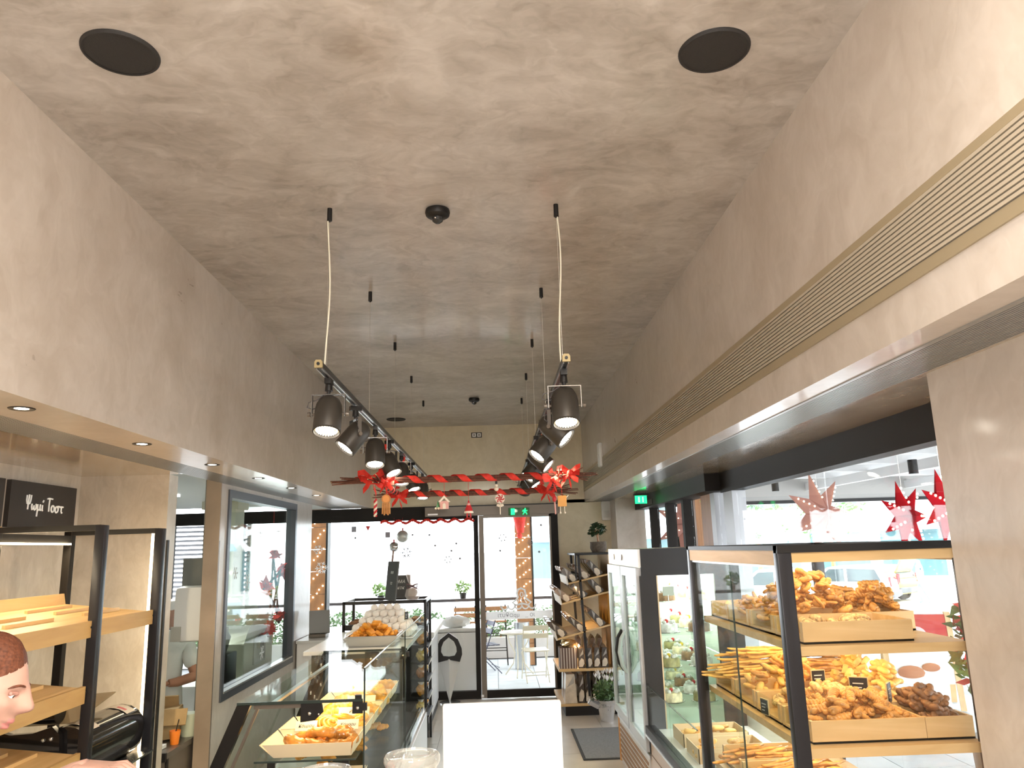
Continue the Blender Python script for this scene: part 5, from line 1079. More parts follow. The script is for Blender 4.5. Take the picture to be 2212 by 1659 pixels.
def pack(loc, rot, label, dims=(.11, .25, .30), mat=PKD):
    t = thing('gift_pack', label, 'gift pack', loc, 'cellophane gift packs on the rack', rot, local=True); a, b_, c = dims
    B(MB().hexa([(-a/2, -b_/2, 0), (a/2, -b_/2, 0), (a/2, b_/2, 0), (-a/2, b_/2, 0), (-a*.34, -b_*.46, c), (a*.34, -b_*.46, c), (a*.34, b_*.46, c), (-a*.34, b_*.46, c)]), 'box', mat, t)
    B(MB().prism([(-a*.42, c*.06), (a*.1, c*.06), (a*.38, c*.22), (a*.32, c*.42), (0, c*.5), (-a*.36, c*.34)], -b_/2-.004, -b_/2+.01, 'Y'), 'cream_label', PKC, t)
    B(MB().prism([(-a*.3, c*.55), (a*.28, c*.95), (a*.3, c*.7)], -b_/2+.004, -b_/2+.014, 'Y'), 'shiny_fold', M('silver fold', (.5, .46, .42), .15, .4), t)
    B(MB().hexa([(-a*.3, -b_*.4, c), (a*.3, -b_*.4, c), (a*.3, b_*.4, c), (-a*.3, b_*.4, c), (-.006, -b_*.44, c+.035), (.006, -b_*.44, c+.035), (.006, b_*.44, c+.035), (-.006, b_*.44, c+.035)]), 'folded_top', PKB, t)
tier = ('top', 'second', 'third')
for k, (xl, zl, xr, zr) in enumerate(SL):
    a = math.atan2(zr-zl, xr-xl); L_ = math.hypot(xr-xl, zr-zl); n = 3
    for i in range(n):
        s = .10+(L_-.2)*i/(n-1); x = xl+s*math.cos(a); z = zl+s*math.sin(a)
        for j, y in enumerate((RY0+.15, RY0+.45, RY0+.75)):
            pos = ('lowest', 'middle', 'highest')[i]+' '+('near', 'centre', 'far')[j]
            pack((x, y, z+.002), (0, -a-R_(38 if i < 2 else 30), 0), pos+' gift pack leaning on the '+tier[k]+' slanted shelf', (.09, .24, .22 if k < 2 else .24), (PKD, PKB, PKC)[(i+j+k) % 3] if (i+k) % 2 else PKD)
t = thing('striped_box', 'brown box with pale vertical stripes on the flat rack shelf', 'box', (.86, RY0+.13, .54)); B(MB().box(.755, .965, RY0+.02, RY0+.24, .541, .78), 'box', M('dark brown card', (.10, .055, .04), .5), t)
for k in range(6): B(MB().box(.765+.034*k, .778+.034*k, RY0+.017, RY0+.021, .541, .78), 'stripe', M('pale stripe', (.42, .36, .30), .5), t)
t = thing('crinkle_pack', 'crumpled golden foil pack on the striped box', 'gift pack', (.86, RY0+.13, .78)); B(MB().sphere((.86, RY0+.13, .825), (.10, .10, .045), 10, 6, lambda d: 1+.25*math.sin(9*d.x)*math.cos(11*d.y)), 'foil', M('gold foil', (.75, .58, .30), .15, .7), t)
for k in range(4): pack((1.02+.095*k, RY0+.14, .541), (0, 0, 0), ('first', 'second', 'third', 'fourth')[k]+' standing gift pack right of the striped box', (.085, .22, .23), PKD)
for k in range(4): pack((1.03+.09*k, RY0+.50, .541), (0, 0, 0), ('first', 'second', 'third', 'fourth')[k]+' gift pack in the rear row of the flat shelf', (.085, .22, .30), PKB)
pack((.87, RY0+.13, .146), (0, 0, 0), 'pale gift bag with dark lettering on the lowest shelf', (.15, .24, .33), PKC)
for k in range(5): pack((1.0+.085*k, RY0+.13, .146), (0, 0, 0), ('first', 'second', 'third', 'fourth', 'fifth')[k]+' gift pack beside the pale bag on the lowest shelf', (.08, .24, .32), PKD)
for k in range(5): pack((.85+.11*k, RY0+.5, .146), (0, 0, 0), ('first', 'second', 'third', 'fourth', 'fifth')[k]+' gift pack in the rear row of the lowest shelf', (.095, .24, .33), PKB)
# bonsai plant on top
t = thing('potted_plant', 'small bushy tree in a sacking pot on top of the rack', 'plant', (1.34, 10.15, 1.905)); B(MB().lathe([(.085, 1.907), (.11, 1.96), (.105, 2.03), (.112, 2.04), (.095, 2.04)], (1.34, 10.15, 0), 14), 'pot', M('sacking', (.14, .11, .085), .9, var=.3, scale=40), t, True)
B(MB().tube([(1.34, 10.15, 2.03), (1.33, 10.14, 2.12), (1.36, 10.15, 2.2)], .014, 6).tube([(1.335, 10.15, 2.09), (1.29, 10.15, 2.2)], .01, 6), 'trunk', DWOOD, t); rnd = random.Random(4); m = MB(); leaves(m, (1.34, 10.15, 2.2), (.11, .10, .085), 230, .028, rnd); leaves(m, (1.27, 10.13, 2.16), (.06, .05, .05), 70, .025, rnd); B(m, 'foliage', M('dark leaf', (.03, .06, .025), .5), t)
# flowering pot on the floor
t = thing('cyclamen', 'white cyclamen in a silver foil wrapped pot on the floor', 'plant', (1.25, 9.5, 0)); cx, cy = 1.25, 9.5
B(MB().lathe([(.075, .0), (.095, .10), (.11, .20), (.15, .24), (.14, .245), (.09, .18)], (cx, cy, 0), 11), 'foil_pot', M('silver foil', (.75, .75, .76), .12, .9, bump=.8, scale=12), t); B(MB().bbox((cx-.15, cy-.02, .21), (.14, .10, .06), (.4, .5, .2), .01), 'foil_wing', M('silver foil', (.75, .75, .76), .12, .9), t)
m = MB(); leaves(m, (cx, cy, .33), (.16, .15, .12), 260, .045, rnd); B(m, 'foliage', M('cyclamen leaf', (.06, .11, .035), .5), t)
for k in range(14):
    a = k*2.4; r = .03+.10*((k*5) % 7)/7; fx, fy, fz = cx+r*math.cos(a), cy+r*math.sin(a), .44+.10*((k*3) % 5)/5
    f_ = B(MB().cyl((cx+.3*r*math.cos(a), cy+.3*r*math.sin(a), .3), (fx, fy, fz), .003, n=5), 'stalk', LEAF2, t); m = MB()
    for q in range(5):
        b_ = q*2*PI/5; m.add([(fx, fy, fz), (fx+.02*math.cos(b_-.5), fy+.02*math.sin(b_-.5), fz+.03), (fx+.026*math.cos(b_), fy+.026*math.sin(b_), fz+.058), (fx+.02*math.cos(b_+.5), fy+.02*math.sin(b_+.5), fz+.03)], [(0, 1, 2, 3)])
    B(m, 'blossom', M('white petal', (.85, .83, .83), .6), f_)
t = thing('door_mat', 'grey ribbed floor mat with dark rubber edge', 'mat', (1.1, 8.5, 0)); B(MB().bbox((1.10, 8.50, .005), (.62, 1.28, .008), None, .002), 'rubber_base', M('black rubber', (.03, .03, .03), .8), t); B(MB().box(.815, 1.385, 7.885, 9.115, .009, .013), 'pile', M('grey mat pile', (.20, .20, .20), .95, var=.25, scale=120, bump=.5), t)

# pastry fridge
FX, FY0, FY1, FZ = 1.125, 6.20, 7.80, 1.955
fg = thing('pastry_fridge', 'tall white pastry fridge with two glass doors', 'fridge', (1.5, 7.0, 0))
B(MB().box(FX+.02, 1.92, FY0+.01, FY1-.01, 0, .45), 'base', M('pinkish base panel', (.52, .40, .33), .35), fg)
B(MB().box(FX, 1.92, FY0, FY1, 1.815, FZ), 'header', WHITEPL, fg)
B(MB().box(FX+.02, 1.92, FY0-.006, FY0+.03, 1.75, FZ+.003), 'side_header', BLACK, fg)
B(MB().box(FX+.005, 1.26, FY0-.006, FY0+.03, .45, 1.75), 'side_stile', BLACK, fg); B(MB().box(1.72, 1.92, FY0-.006, FY0+.03, .45, 1.75), 'side_stile', BLACK, fg); B(MB().box(1.26, 1.72, FY0-.006, FY0+.03, .45, .55), 'side_rail', BLACK, fg)
B(MB().box(1.26, 1.27, FY0-.010, FY0-.004, .55, 1.75), 'side_bead', M('brass bead', (.5, .4, .25), .4, .5), fg)
B(MB().box(1.26, 1.72, FY0+.005, FY0+.011, .55, 1.75), 'side_pane', GLASSG, fg)
B(MB().box(1.88, 1.92, FY0+.03, FY1-.03, .45, 1.815), 'back_lining', WHITEPL, fg); B(MB().box(FX+.03, 1.88, FY1-.04, FY1-.01, .45, 1.815), 'end_lining', WHITEPL, fg); B(MB().box(FX+.03, 1.88, FY0+.03, FY1-.04, .44, .46), 'floor_lining', WHITEPL, fg)
for y in (7.0, 7.45): B(MB().bbox((FX-.004, y, 1.885), (.012, .07, .05), None, .006), 'lock', CHROME, fg)
for i, (y0, y1) in enumerate(((6.22, 6.98), (7.02, 7.78))):
    d = B(MB().box(FX-.02, FX+.02, y0, y0+.06, .46, 1.81).box(FX-.02, FX+.02, y1-.06, y1, .46, 1.81).box(FX-.02, FX+.02, y0+.0601, y1-.0601, 1.735, 1.81).box(FX-.02, FX+.02, y0+.0601, y1-.0601, .46, .53), 'door', M('silver door frame', (.50, .52, .54), .35, .3), fg)
    B(MB().box(FX-.004, FX+.002, y0+.06, y1-.06, .53, 1.735), 'door_pane', glassmat('fridge glass', (.88, .95, .92), 1.2, .08), d); B(MB().box(FX+.004, FX+.016, y0+.06, y0+.075, .53, 1.735).box(FX+.004, FX+.016, y1-.075, y1-.06, .53, 1.735), 'gasket', BLACK, d)
    hy = y1-.05 if i == 0 else y0+.06; sg = 1
    if i == 1: B(MB().tube([(FX-.02, hy, .92), (FX-.055, hy-.0, .98), (FX-.075, hy, 1.09), (FX-.055, hy, 1.20), (FX-.02, hy, 1.26)], [.014, .018, .018, .018, .014], 8), 'handle', BLACK, d, True)
    else: B(MB().tube([(FX-.02, hy, .92), (FX-.055, hy-.0, .98), (FX-.075, hy, 1.09), (FX-.055, hy, 1.20), (FX-.02, hy, 1.26)], [.014, .018, .018, .018, .014], 8), 'handle', M('grey handle', (.45, .5, .5), .3), d, True)
vp = B(MB().box(FX+.008, FX+.02, FY0+.08, FY1-.08, .04, .40), 'vent_panel', M('pale vent panel', (.60, .58, .56), .4), fg)
for k in range(7): B(MB().box(FX+.002, FX+.010, FY0+.12, FY1-.12, .07+.045*k, .092+.045*k), 'vent_slat', M('brown vent slot', (.30, .17, .10), .6), vp)
B(MB().box(FX+.0, FX+.012, FY0+.02, FY1-.02, .405, .43), 'trim_strip', ALU, fg); B(MB().box(FX+.004, FX+.02, FY1-.06, FY1-.012, .02, .40), 'orange_edge', M('orange edge', (.65, .30, .08), .5), fg)
for z in (.78, 1.04, 1.30, 1.54): B(MB().box(1.20, 1.86, FY0+.04, FY1-.05, z-.008, z), 'shelf_pane', GLASSG, fg)
light('fridge_led', 'AREA', (.05, -.05, 1.79), 26, (.95, 1, .97), .5, (0, 0, 0), fg, size_y=1.3)
rnd = random.Random(8)
CK = [M('cake '+n_, c, .5, var=.4, scale=25, bump=.3) for n_, c in (('cream', (.72, .62, .42)), ('olive', (.30, .27, .12)), ('white', (.8, .78, .72)), ('brown', (.26, .15, .08)))]
def cake(x, y, z, k, label):
    t = thing('cake', label, 'cake', (x, y, z), 'cakes in the pastry fridge'); r = .085
    B(MB().lathe([(r+.02, z), (r+.022, z+.004), (r+.02, z+.006)], (x, y, 0), 20), 'plate', STEEL, t); B(MB().lathe([(r, z+.006), (r, z+.055), (r*.9, z+.068), (.001, z+.07)], (x, y, 0), 20), 'sponge', CK[k % 4], t, True)
    for q in range(6):
        a = q*PI/3; B(MB().sphere((x+.055*math.cos(a), y+.055*math.sin(a), z+.078), .017, 8, 6), 'cream_rosette', CK[2], t, True)
    B(MB().sphere((x, y, z+.085), .016, 8, 6), 'fruit', (REDP, M('yellow fruit', (.8, .55, .05), .4), REDP)[k % 3], t, True)
for iz, z in enumerate((.78, 1.04, 1.30, 1.54)):
    for iy, y in enumerate((6.40, 6.72, 7.06, 7.4)):
        for ix, x in enumerate((1.36, 1.62)):
            cake(x, y, z, iz+iy+ix, ('lowest', 'second', 'third', 'top')[iz]+' shelf cake, '+('front', 'rear')[ix]+' one of the '+('nearest', 'second', 'third', 'farthest')[iy]+' pair in the fridge')
t = thing('blank_card', 'blank white card standing on the top fridge shelf', 'price card', (1.33, 6.28, 1.54)); B(MB().cyl((1.36, 6.27, 1.542), (1.36, 6.27, 1.60), .003, n=5), 'pin', STEEL, t); B(MB().box(1.32, 1.41, 6.268, 6.272, 1.59, 1.66), 'card', M('grey card', (.5, .52, .48), .6), t)

# low chilled counter between fridge and bread case
lc = thing('chilled_counter', 'low chilled counter with glass front between fridge and bread case', 'counter', (1.5, 5.4, 0)); LY0, LY1 = 4.70, 6.19
B(MB().box(FX+.01, 1.92, LY0, LY1, 0, .60), 'base', M('pinkish base panel', (.52, .40, .33), .35), lc)
for z in (.15, .30, .45): B(MB().box(FX+.006, FX+.011, LY0, LY1, z-.003, z+.003), 'panel_groove', M('groove shade', (.25, .18, .15), .7), lc)
B(MB().box(FX-.025, FX+.05, LY0, LY1, .60, .655), 'rail', BLACK, lc); B(MB().box(FX-.03, FX-.02, LY0, LY1, .585, .60), 'rail_edge', ALU, lc); B(MB().box(FX+.05, 1.92, LY0, LY1, .60, .625), 'deck', WHITEPL, lc)
for y0, y1 in ((LY0, 5.43), (5.44, LY1)):
    p = B(MB().box(FX+.005, FX+.012, y0, y1, .655, .94), 'front_pane', GLASSG, lc); B(MB().box(FX+.004, FX+.013, y0, y1, .94, .944), 'pane_edge', GEDGE, p)
B(MB().box(FX, FX+.02, LY1-.02, LY1, .6, .95), 'end_post', BLACK, lc); B(MB().box(1.88, 1.92, LY0, LY1, .62, 1.1), 'back_lining', WHITEPL, lc)
light('chilled_led', 'AREA', (.36, .0, 1.08), 8, (.95, 1, .97), .05, (0, R_(35), 0), lc, size_y=1.3)
for k, y in enumerate((4.95, 5.35, 5.75)):
    t = thing('box_tray', ('nearest', 'middle', 'farthest')[k]+' pale box tray in the low chilled counter', 'tray', (1.45, y, .626), 'box trays in the chilled counter'); B(MB().box(1.25, 1.70, y-.16, y+.16, .626, .632), 'bottom', WHITE, t)
    for bx in ((1.25, 1.255, y-.16, y+.16), (1.695, 1.70, y-.16, y+.16), (1.25, 1.70, y-.16, y-.155), (1.25, 1.70, y+.155, y+.16)): B(MB().box(*bx, .632, .72), 'side', M('birch board', (.66, .50, .30), .5), t)
    heap(['loafl', 'loaf'], 'cream_roll', 'golden cream roll in the '+('nearest', 'middle', 'farthest')[k]+' chilled box tray', 'pastry', 1.28, 1.67, y-.13, y+.13, .635, .07, 22, 'cream rolls in the '+('nearest', 'middle', 'farthest')[k]+' chilled tray', 50+k, .02, .2, 1.1, .1)

# bread and cookie showcase
sc_ = thing('bread_showcase', 'birch and black glass showcase full of cookies on the right', 'showcase', (1.52, 3.9, 0)); SX0, SX1, SY0, SY1, SZ = 1.14, 1.93, 3.16, 4.66, 1.975
for x, y in ((SX0, SY0), (SX0, SY1-.05), (SX1-.05, SY0), (SX1-.05, SY1-.05)):
    B(MB().bbox((x+.03, y+.025, SZ/2), (.06, .05, SZ), None, .008), 'post', M('satin black post', (.03, .03, .035), .3, .5), sc_, True)
B(MB().box(SX0, SX1, SY0-.004, SY0+.04, SZ-.03, SZ), 'top_rail', BLACK, sc_); B(MB().box(SX0, SX0+.04, SY0, SY1, SZ-.02, SZ), 'top_rail', BLACK, sc_); B(MB().box(SX0, SX1, SY1-.04, SY1, SZ-.02, SZ), 'top_rail', BLACK, sc_); B(MB().box(SX1-.04, SX1, SY0, SY1, SZ-.02, SZ), 'top_rail', BLACK, sc_)
B(MB().box(SX0+.06, SX1-.05, SY0+.005, SY0+.03, 1.905, SZ-.03), 'fascia', BIRCHX, sc_); B(MB().box(SX0+.004, SX0+.03, SY0+.05, SY1-.05, 1.895, SZ-.02), 'fascia', BIRCH, sc_); B(MB().box(SX1-.03, SX1, SY0+.05, SY1-.05, 1.895, SZ-.02), 'fascia', BIRCH, sc_); B(MB().box(SX0+.06, SX1-.05, SY1-.03, SY1-.01, 1.905, SZ-.03), 'fascia', BIRCHX, sc_)
B(MB().box(SX0+.012, SX0+.02, SY0+.05, SY1-.05, 1.885, 1.897), 'glass_track', ALU, sc_)
for y0, y1, dx in ((SY0+.05, 3.93, 0), (3.90, SY1-.05, .012)):
    p = B(MB().box(SX0+.008+dx, SX0+.014+dx, y0, y1, .25, 1.895), 'sliding_pane', GLASSG, sc_); B(MB().box(SX0+.007+dx, SX0+.015+dx, y0-.003, y0, .25, 1.895), 'pane_edge', GEDGE, p)
B(MB().box(SX0+.06, SX1-.05, SY0+.004, SY0+.010, .25, 1.905), 'end_pane', GLASS, sc_); B(MB().box(SX1-.02, SX1-.014, SY0+.05, 3.9, .25, 1.9), 'rear_pane', GLASS, sc_); B(MB().box(SX1-.02, SX1-.014, 3.905, SY1-.05, .25, 1.9), 'rear_pane', GLASS, sc_); B(MB().box(SX0+.06, SX1-.05, SY1-.012, SY1-.006, .25, 1.905), 'end_pane', GLASS, sc_)
B(MB().box(SX0+.02, SX1-.02, SY0+.02, SY1-.02, .05, .25), 'base', DKBR, sc_)
SHZ = (1.578, 1.200, .80)
for z in SHZ:
    B(MB().box(SX0+.065, SX1-.03, SY0+.03, SY1-.03, z-.03, z), 'shelf', BIRCHX, sc_); B(MB().box(SX0+.062, SX1-.03, SY0+.026, SY0+.03, z-.036, z), 'shelf_edge', BIRCHX, sc_)
    B(MB().box(SX0+.5, SX0+.55, SY0+.2, SY1-.2, z-.04, z-.03), 'led_profile', BLACK, sc_)
light('case_led', 'AREA', (0, 0, 1.885), 3.2, (1, .74, .40), .4, (0, 0, 0), sc_, size_y=1.2); light('case_led', 'AREA', (0, 0, 1.53), 5, (1, .70, .34), .5, (0, 0, 0), sc_, size_y=1.2); light('case_led', 'AREA', (0, 0, 1.155), 4.5, (1, .70, .34), .5, (0, 0, 0), sc_, size_y=1.2)
def wbox(x0, x1, y0, y1, z, label, h=.085):
    t = thing('wooden_box', label, 'box', ((x0+x1)/2, (y0+y1)/2, z), 'wooden boxes in the showcase'); e = .012
    B(MB().box(x0, x1, y0, y1, z, z+.008), 'bottom', BIRCHX, t); B(MB().box(x0, x1, y0, y0+e, z, z+h), 'side', BIRCHX, t); B(MB().box(x0, x1, y1-e, y1, z, z+h), 'side', BIRCHX, t); B(MB().box(x1-e, x1, y0+e, y1-e, z, z+h), 'back', BIRCHX, t)
    f = B(MB().box(x0, x0+e, y0+e, y0+.03, z, z+h).box(x0, x0+e, y1-.03, y1-e, z, z+h).box(x0, x0+e, y0+.03, y1-.03, z, z+.018), 'front_frame', BIRCHX, t); B(MB().box(x0+.003, x0+.007, y0+.03, y1-.03, z+.018, z+h), 'front_pane', GLASSG, f)
ordY = ('nearest', 'second', 'third', 'fourth')
fills = [[('sesame', 'round sesame cookie', 10, .03), (['ring', 'horn'], 'golden ring cookie', 80, .21), (['horn', 'loaf'], 'golden horn cookie', 44, .13), (['loaf', 'ball'], 'golden short biscuit', 20, .05)],
         [(['twist', 'loaf'], 'brown twisted biscuit', 84, .11), (['sesb', 'sesame'], 'sesame speckled cookie', 44, .09), (['loafl', 'loaf'], 'golden oval biscuit', 60, .16), ('stick', 'long pale breadstick', 44, .17)],
         [(['ball', 'ringl'], 'pale round biscuit', 34, .08), (['twist', 'horn'], 'twisted golden cookie', 26, .06), ('stickg', 'golden breadstick', 24, .05), ('stickg', 'dark golden breadstick', 20, .05)]]
fills2 = [[None, (['loaf', 'twist'], 'golden long biscuit', 60, .15), (['loaf'], 'golden plain biscuit', 44, .12), None], [(['dark', 'darkl'], 'dark cocoa cookie', 60, .12), (['loafl'], 'pale yellow oval biscuit', 56, .17), (['rusk'], 'cube shaped rusk', 60, .19), ('stickg', 'long golden breadstick', 44, .2)],
          [('stick', 'long yellow breadstick', 36, .12), ('stickg', 'long golden stick', 20, .06), None, None]]
tn = ('top', 'middle', 'lower')
for si, z in enumerate(SHZ):
    for r in range(4):
        y0 = SY0+.085+.345*r; y1 = y0+.325; x0, x1 = SX0+.105, SX0+.56
        if si == 1: x0 = SX0+.10
        wbox(x0, x1, y0, y1, z+.001, ordY[r]+' birch box in the aisle row of the '+tn[si]+' showcase shelf')
        k, nm, n, h = fills[si][r]
        lab = nm+' in the '+ordY[r]+' box of the '+tn[si]+' shelf'
        heap(k, nm.replace(' ', '_'), lab, 'cookie' if 'stick' not in nm else 'breadstick', x0+.038, x1-.038, y0+.038, y1-.038, z+.02, h, int(n*1.15), lab.replace('in the', 'of the'), 100+si*10+r, .03, .4 if 'stick' not in nm else .06, .86 if 'stick' not in nm else 1.0, None if 'stick' not in nm else (.1 if si != 2 or r < 2 else .3))
        if fills2[si][r]:
            k, nm, n, h = fills2[si][r]; x0, x1 = SX0+.562, SX1-.035
            wbox(x0, x1, y0, y1, z+.001, ordY[r]+' birch box in the window row of the '+tn[si]+' showcase shelf')
            lab = nm+' in the '+ordY[r]+' window box of the '+tn[si]+' shelf'
            heap(k, nm.replace(' ', '_'), lab, 'cookie' if 'stick' not in nm else 'breadstick', x0+.035, x1-.035, y0+.038, y1-.038, z+.02, h, int(n*1.1), lab.replace('in the', 'of the'), 200+si*10+r, .03, .4 if 'stick' not in nm else .06, .86 if 'stick' not in nm else 1.0, None if 'stick' not in nm else .1)
tagcard(SX0+.36, SY0+.62, 1.26, 'leftmost chalk price card on the middle showcase shelf', .1, .07, .075, .06, group='chalk price cards in the showcase'); tagcard(SX0+.45, SY0+.40, 1.25, 'middle chalk price card on the middle showcase shelf', -.5, .08, .085, .06, group='chalk price cards in the showcase'); tagcard(SX0+.56, SY0+.36, 1.23, 'rightmost chalk price card on the middle showcase shelf', .9, .07, .085, .06, group='chalk price cards in the showcase')
tagcard(SX0+.09, SY0+.60, 1.20, 'chalk price card at the front of the middle showcase shelf', -1.4, .07, .07, .01, group='chalk price cards in the showcase')

# ================================================================ LEFT NICHE
sh = thing('bread_rack', 'black framed rack with slanted birch shelves in the left niche', 'rack', (-2.45, 4.2, 0))
PX0, PX1 = -2.75, -2.17; SATB = M('satin black post', (.03, .03, .035), .3, .5)
for y in (2.9, 4.37, 5.13):
    B(MB().bbox((PX1, y, 1.095), (.055, .05, 2.19), None, .006), 'post', SATB, sh, True); B(MB().bbox((PX0, y, 1.095), (.05, .05, 2.19), None, .004), 'post', DKBR, sh); B(MB().box(PX0, PX1, y-.022, y+.022, 2.16, 2.192), 'top_beam', BLACK, sh)
B(MB().box(PX0-.02, PX0+.02, 2.9, 5.13, 2.11, 2.16), 'back_rail', DKBR, sh)
ld = B(MB().box(PX0+.022, PX0+.04, 2.95, 5.08, 2.10, 2.112), 'led_strip', LEDGLOW, sh)
light('niche_led', 'AREA', (-.28, -.2, 2.09), 9, (1, .80, .50), .03, (0, R_(-30), 0), sh, size_y=2.1)
B(MB().box(-2.245, -2.235, 5.17, 5.19, .05, 2.16), 'led_strip', LEDGLOW, sh); light('niche_led', 'AREA', (.22, 1.01, 1.2), 4.5, (1, .78, .45), .02, (R_(90), 0, 0), sh, size_y=1.9)
def slant_shelf(y0, y1, zf, nm):
    xb, xf = PX0+.03, -2.195; zb = zf+.06
    s = B(MB().hexa([(xb, y0, zb-.025), (xf, y0, zf-.025), (xf, y1, zf-.025), (xb, y1, zb-.025), (xb, y0, zb), (xf, y0, zf), (xf, y1, zf), (xb, y1, zb)]), 'shelf', BIRCH, sh)
    B(MB().box(xf, xf+.022, y0, y1, zf-.078, zf+.008), 'front_board', wood('birch front shade', (.42, .24, .08), (.52, .32, .12), 'Y') if 'birch front shade' not in MATS else MATS['birch front shade'], s)  # darker birch copy: shade under the light from above, put into the colour
    B(MB().hexa([(xb-.012, y0, zb-.02), (xb, y0, zb-.02), (xb, y1, zb-.02), (xb-.012, y1, zb-.02), (xb-.03, y0, zb+.065), (xb-.018, y0, zb+.065), (xb-.018, y1, zb+.065), (xb-.03, y1, zb+.065)]), 'back_board', BIRCH, s)
    n = max(1, round((y1-y0)/.72)); w_ = (y1-y0)/n
    for i in range(n):
        for k in range(3):
            u = .22+.24*k; x = xb+(xf-xb)*u; z = zb+(zf-zb)*u; o = .06*k
            B(MB().box(x-.008, x+.008, y0+w_*i+.10+o, y0+w_*(i+1)-.16+o*.6, z-.002, z+.016), 'ridge', BIRCH, s)
    for y in ((4.37,) if y1 < 4.6 else (4.37, 5.13)): B(MB().box(PX0, PX1, y-.035, y-.025, zf-.03, zf-.02), 'shelf_bracket', BLACK, sh)
slant_shelf(2.93, 5.10, 1.675, 'a'); slant_shelf(2.93, 4.335, 1.345, 'b'); slant_shelf(2.93, 4.335, 1.02, 'c')
t = thing('wall_sign', 'black wall board reading \u03a8\u03c9\u03bc\u03af \u03a4\u03bf\u03c3\u03c4 in white handwriting', 'sign', (-3.05, 5.3, 2.37)); B(MB().box(-3.06, -3.03, 4.92, 5.69, 2.22, 2.515), 'board', M('chalk black board', (.035, .03, .028), .6), t)
CH = M('faintly glowing chalk white', (.85, .84, .80), .7, emit=(1, 1, .95), estr=.08)  # no lamp: a faint glow is put into the lettering's material
def arc(cx, cy, rx, ry, a0, a1, n=14): return [(cx+rx*math.cos(R_(a0+(a1-a0)*i/n)), cy+ry*math.sin(R_(a0+(a1-a0)*i/n))) for i in range(n+1)]
STK = {'psi': (0, [[(.0, .95), (.0, .62), (.06, .42), (.18, .36), (.30, .42), (.36, .62), (.38, .98)], [(.20, 1.0), (.17, .55), (.16, .02)]]),
       'omega': (.50, [[(.02, .42), (.0, .22), (.06, .04), (.16, .06), (.20, .26), (.21, .34), (.23, .12), (.31, .02), (.40, .12), (.42, .30), (.38, .44)]]),
       'mu': (1.02, [[(.02, .44), (.04, .1), (.02, -.38)], [(.05, .12), (.14, .04), (.24, .10), (.27, .44)], [(.27, .20), (.30, .04), (.36, .06)]]),
       'iota': (1.47, [[(.02, .42), (.03, .10), (.08, .03)], [(.04, .60), (.10, .74)]]),
       'tau_cap': (1.92, [[(-.02, .88), (.20, .93), (.50, .90)], [(.22, .92), (.20, .45), (.22, .02)]]),
       'omicron': (2.36, [arc(.15, .24, .15, .22, 60, 420)]),
       'sigma': (2.76, [arc(.15, .22, .15, .21, 80, -280)+[(.30, .45), (.44, .44)]]),
       'tau': (3.22, [[(-.02, .40), (.14, .45), (.34, .44)], [(.16, .44), (.15, .14), (.22, .02), (.27, .04)]])}
for nm_, (x0, st_) in STK.items():
    m = MB()
    for p in st_: m.tube([(-3.0285, 5.09+.122*(x0+q[0])+.004*q[1], 2.335+.098*q[1]-.002*x0) for q in p], .0058, 6)
    B(m, 'letter', CH, t, True)
t = thing('wall_sign', 'black wall board cut off at the left edge', 'sign', (-3.05, 4.4, 2.37)); B(MB().box(-3.06, -3.03, 4.08, 4.86, 2.22, 2.515), 'board', M('chalk black board', (.035, .03, .028), .6), t); B(MB().box(-3.058, -3.035, 4.76, 4.88, 2.19, 2.22), 'ledge', BIRCH, t)
# bread slicer between the rack frames
GB = M('gloss black machine', (.012, .011, .011), .12, coat=.5)
sl = thing('bread_slicer', 'glossy black bread slicing machine with rounded hood', 'machine', (-2.4, 4.78, 0))
B(MB().box(-2.72, -2.22, 4.44, 5.06, 0, .84), 'cabinet', GB, sl)
hp = [(-2.56, .84)]+[(-2.33+.15*math.cos(a), 1.0+.13*math.sin(a)) for a in [PI*(.95-.115*i) for i in range(9)]]+[(-2.20, .90), (-2.26, .84)]
B(MB().prism(hp, 4.47, 5.10, 'Y'), 'hood', GB, sl, True)
for y0 in (4.52, 4.95):
    q = []
    for i in range(6):
        a = PI*(.26+.06*i); q.append((-2.33+.153*math.cos(a), 1.0+.133*math.sin(a)))
    A = [(x, y0, z) for x, z in q]; Bv = [(x, y0+.11, z) for x, z in q]; m = MB(); m.quadstrip(A, Bv); l_ = B(m, 'warning_label', M('pale label', (.62, .55, .45), .6), sl)
    q2 = [(x*1.0+.0008, z+.0012) for x, z in q[1:4]]; m = MB(); m.quadstrip([(x, y0+.02, z) for x, z in q2], [(x, y0+.05, z) for x, z in q2]); B(m, 'red_print', M('label red', (.55, .12, .12), .6), l_)
B(MB().prism([(-2.98, 1.12), (-2.86, 1.165), (-2.72, 1.14), (-2.60, 1.105), (-2.48, 1.11), (-2.38, 1.14), (-2.34, 1.10), (-2.33, .98), (-2.40, .90), (-2.98, 1.03)], 4.43, 4.465, 'Y'), 'side_arm', GB, sl)
for x, z in ((-2.42, 1.075), (-2.38, 1.08)): B(MB().sphere((x, 4.428, z), .011, 8, 6), 'bolt', CHROME, sl, True)
B(MB().cyl((-2.62, 4.5, 1.20), (-2.38, 4.5, 1.20), .06, n=18), 'roller', GB, sl, True); B(MB().sphere((-2.375, 4.5, 1.22), .016, 8, 6), 'bolt', CHROME, sl, True)
B(MB().hexa([(-2.60, 4.5, 1.13), (-2.30, 4.5, 1.14), (-2.30, 4.95, 1.22), (-2.60, 4.95, 1.20), (-2.60, 4.5, 1.136), (-2.30, 4.5, 1.146), (-2.30, 4.95, 1.226), (-2.60, 4.95, 1.206)]), 'guard_plate', glassmat('smoked guard', (.75, .68, .55), 1., .08, .3, (.5, .42, .3)), sl)
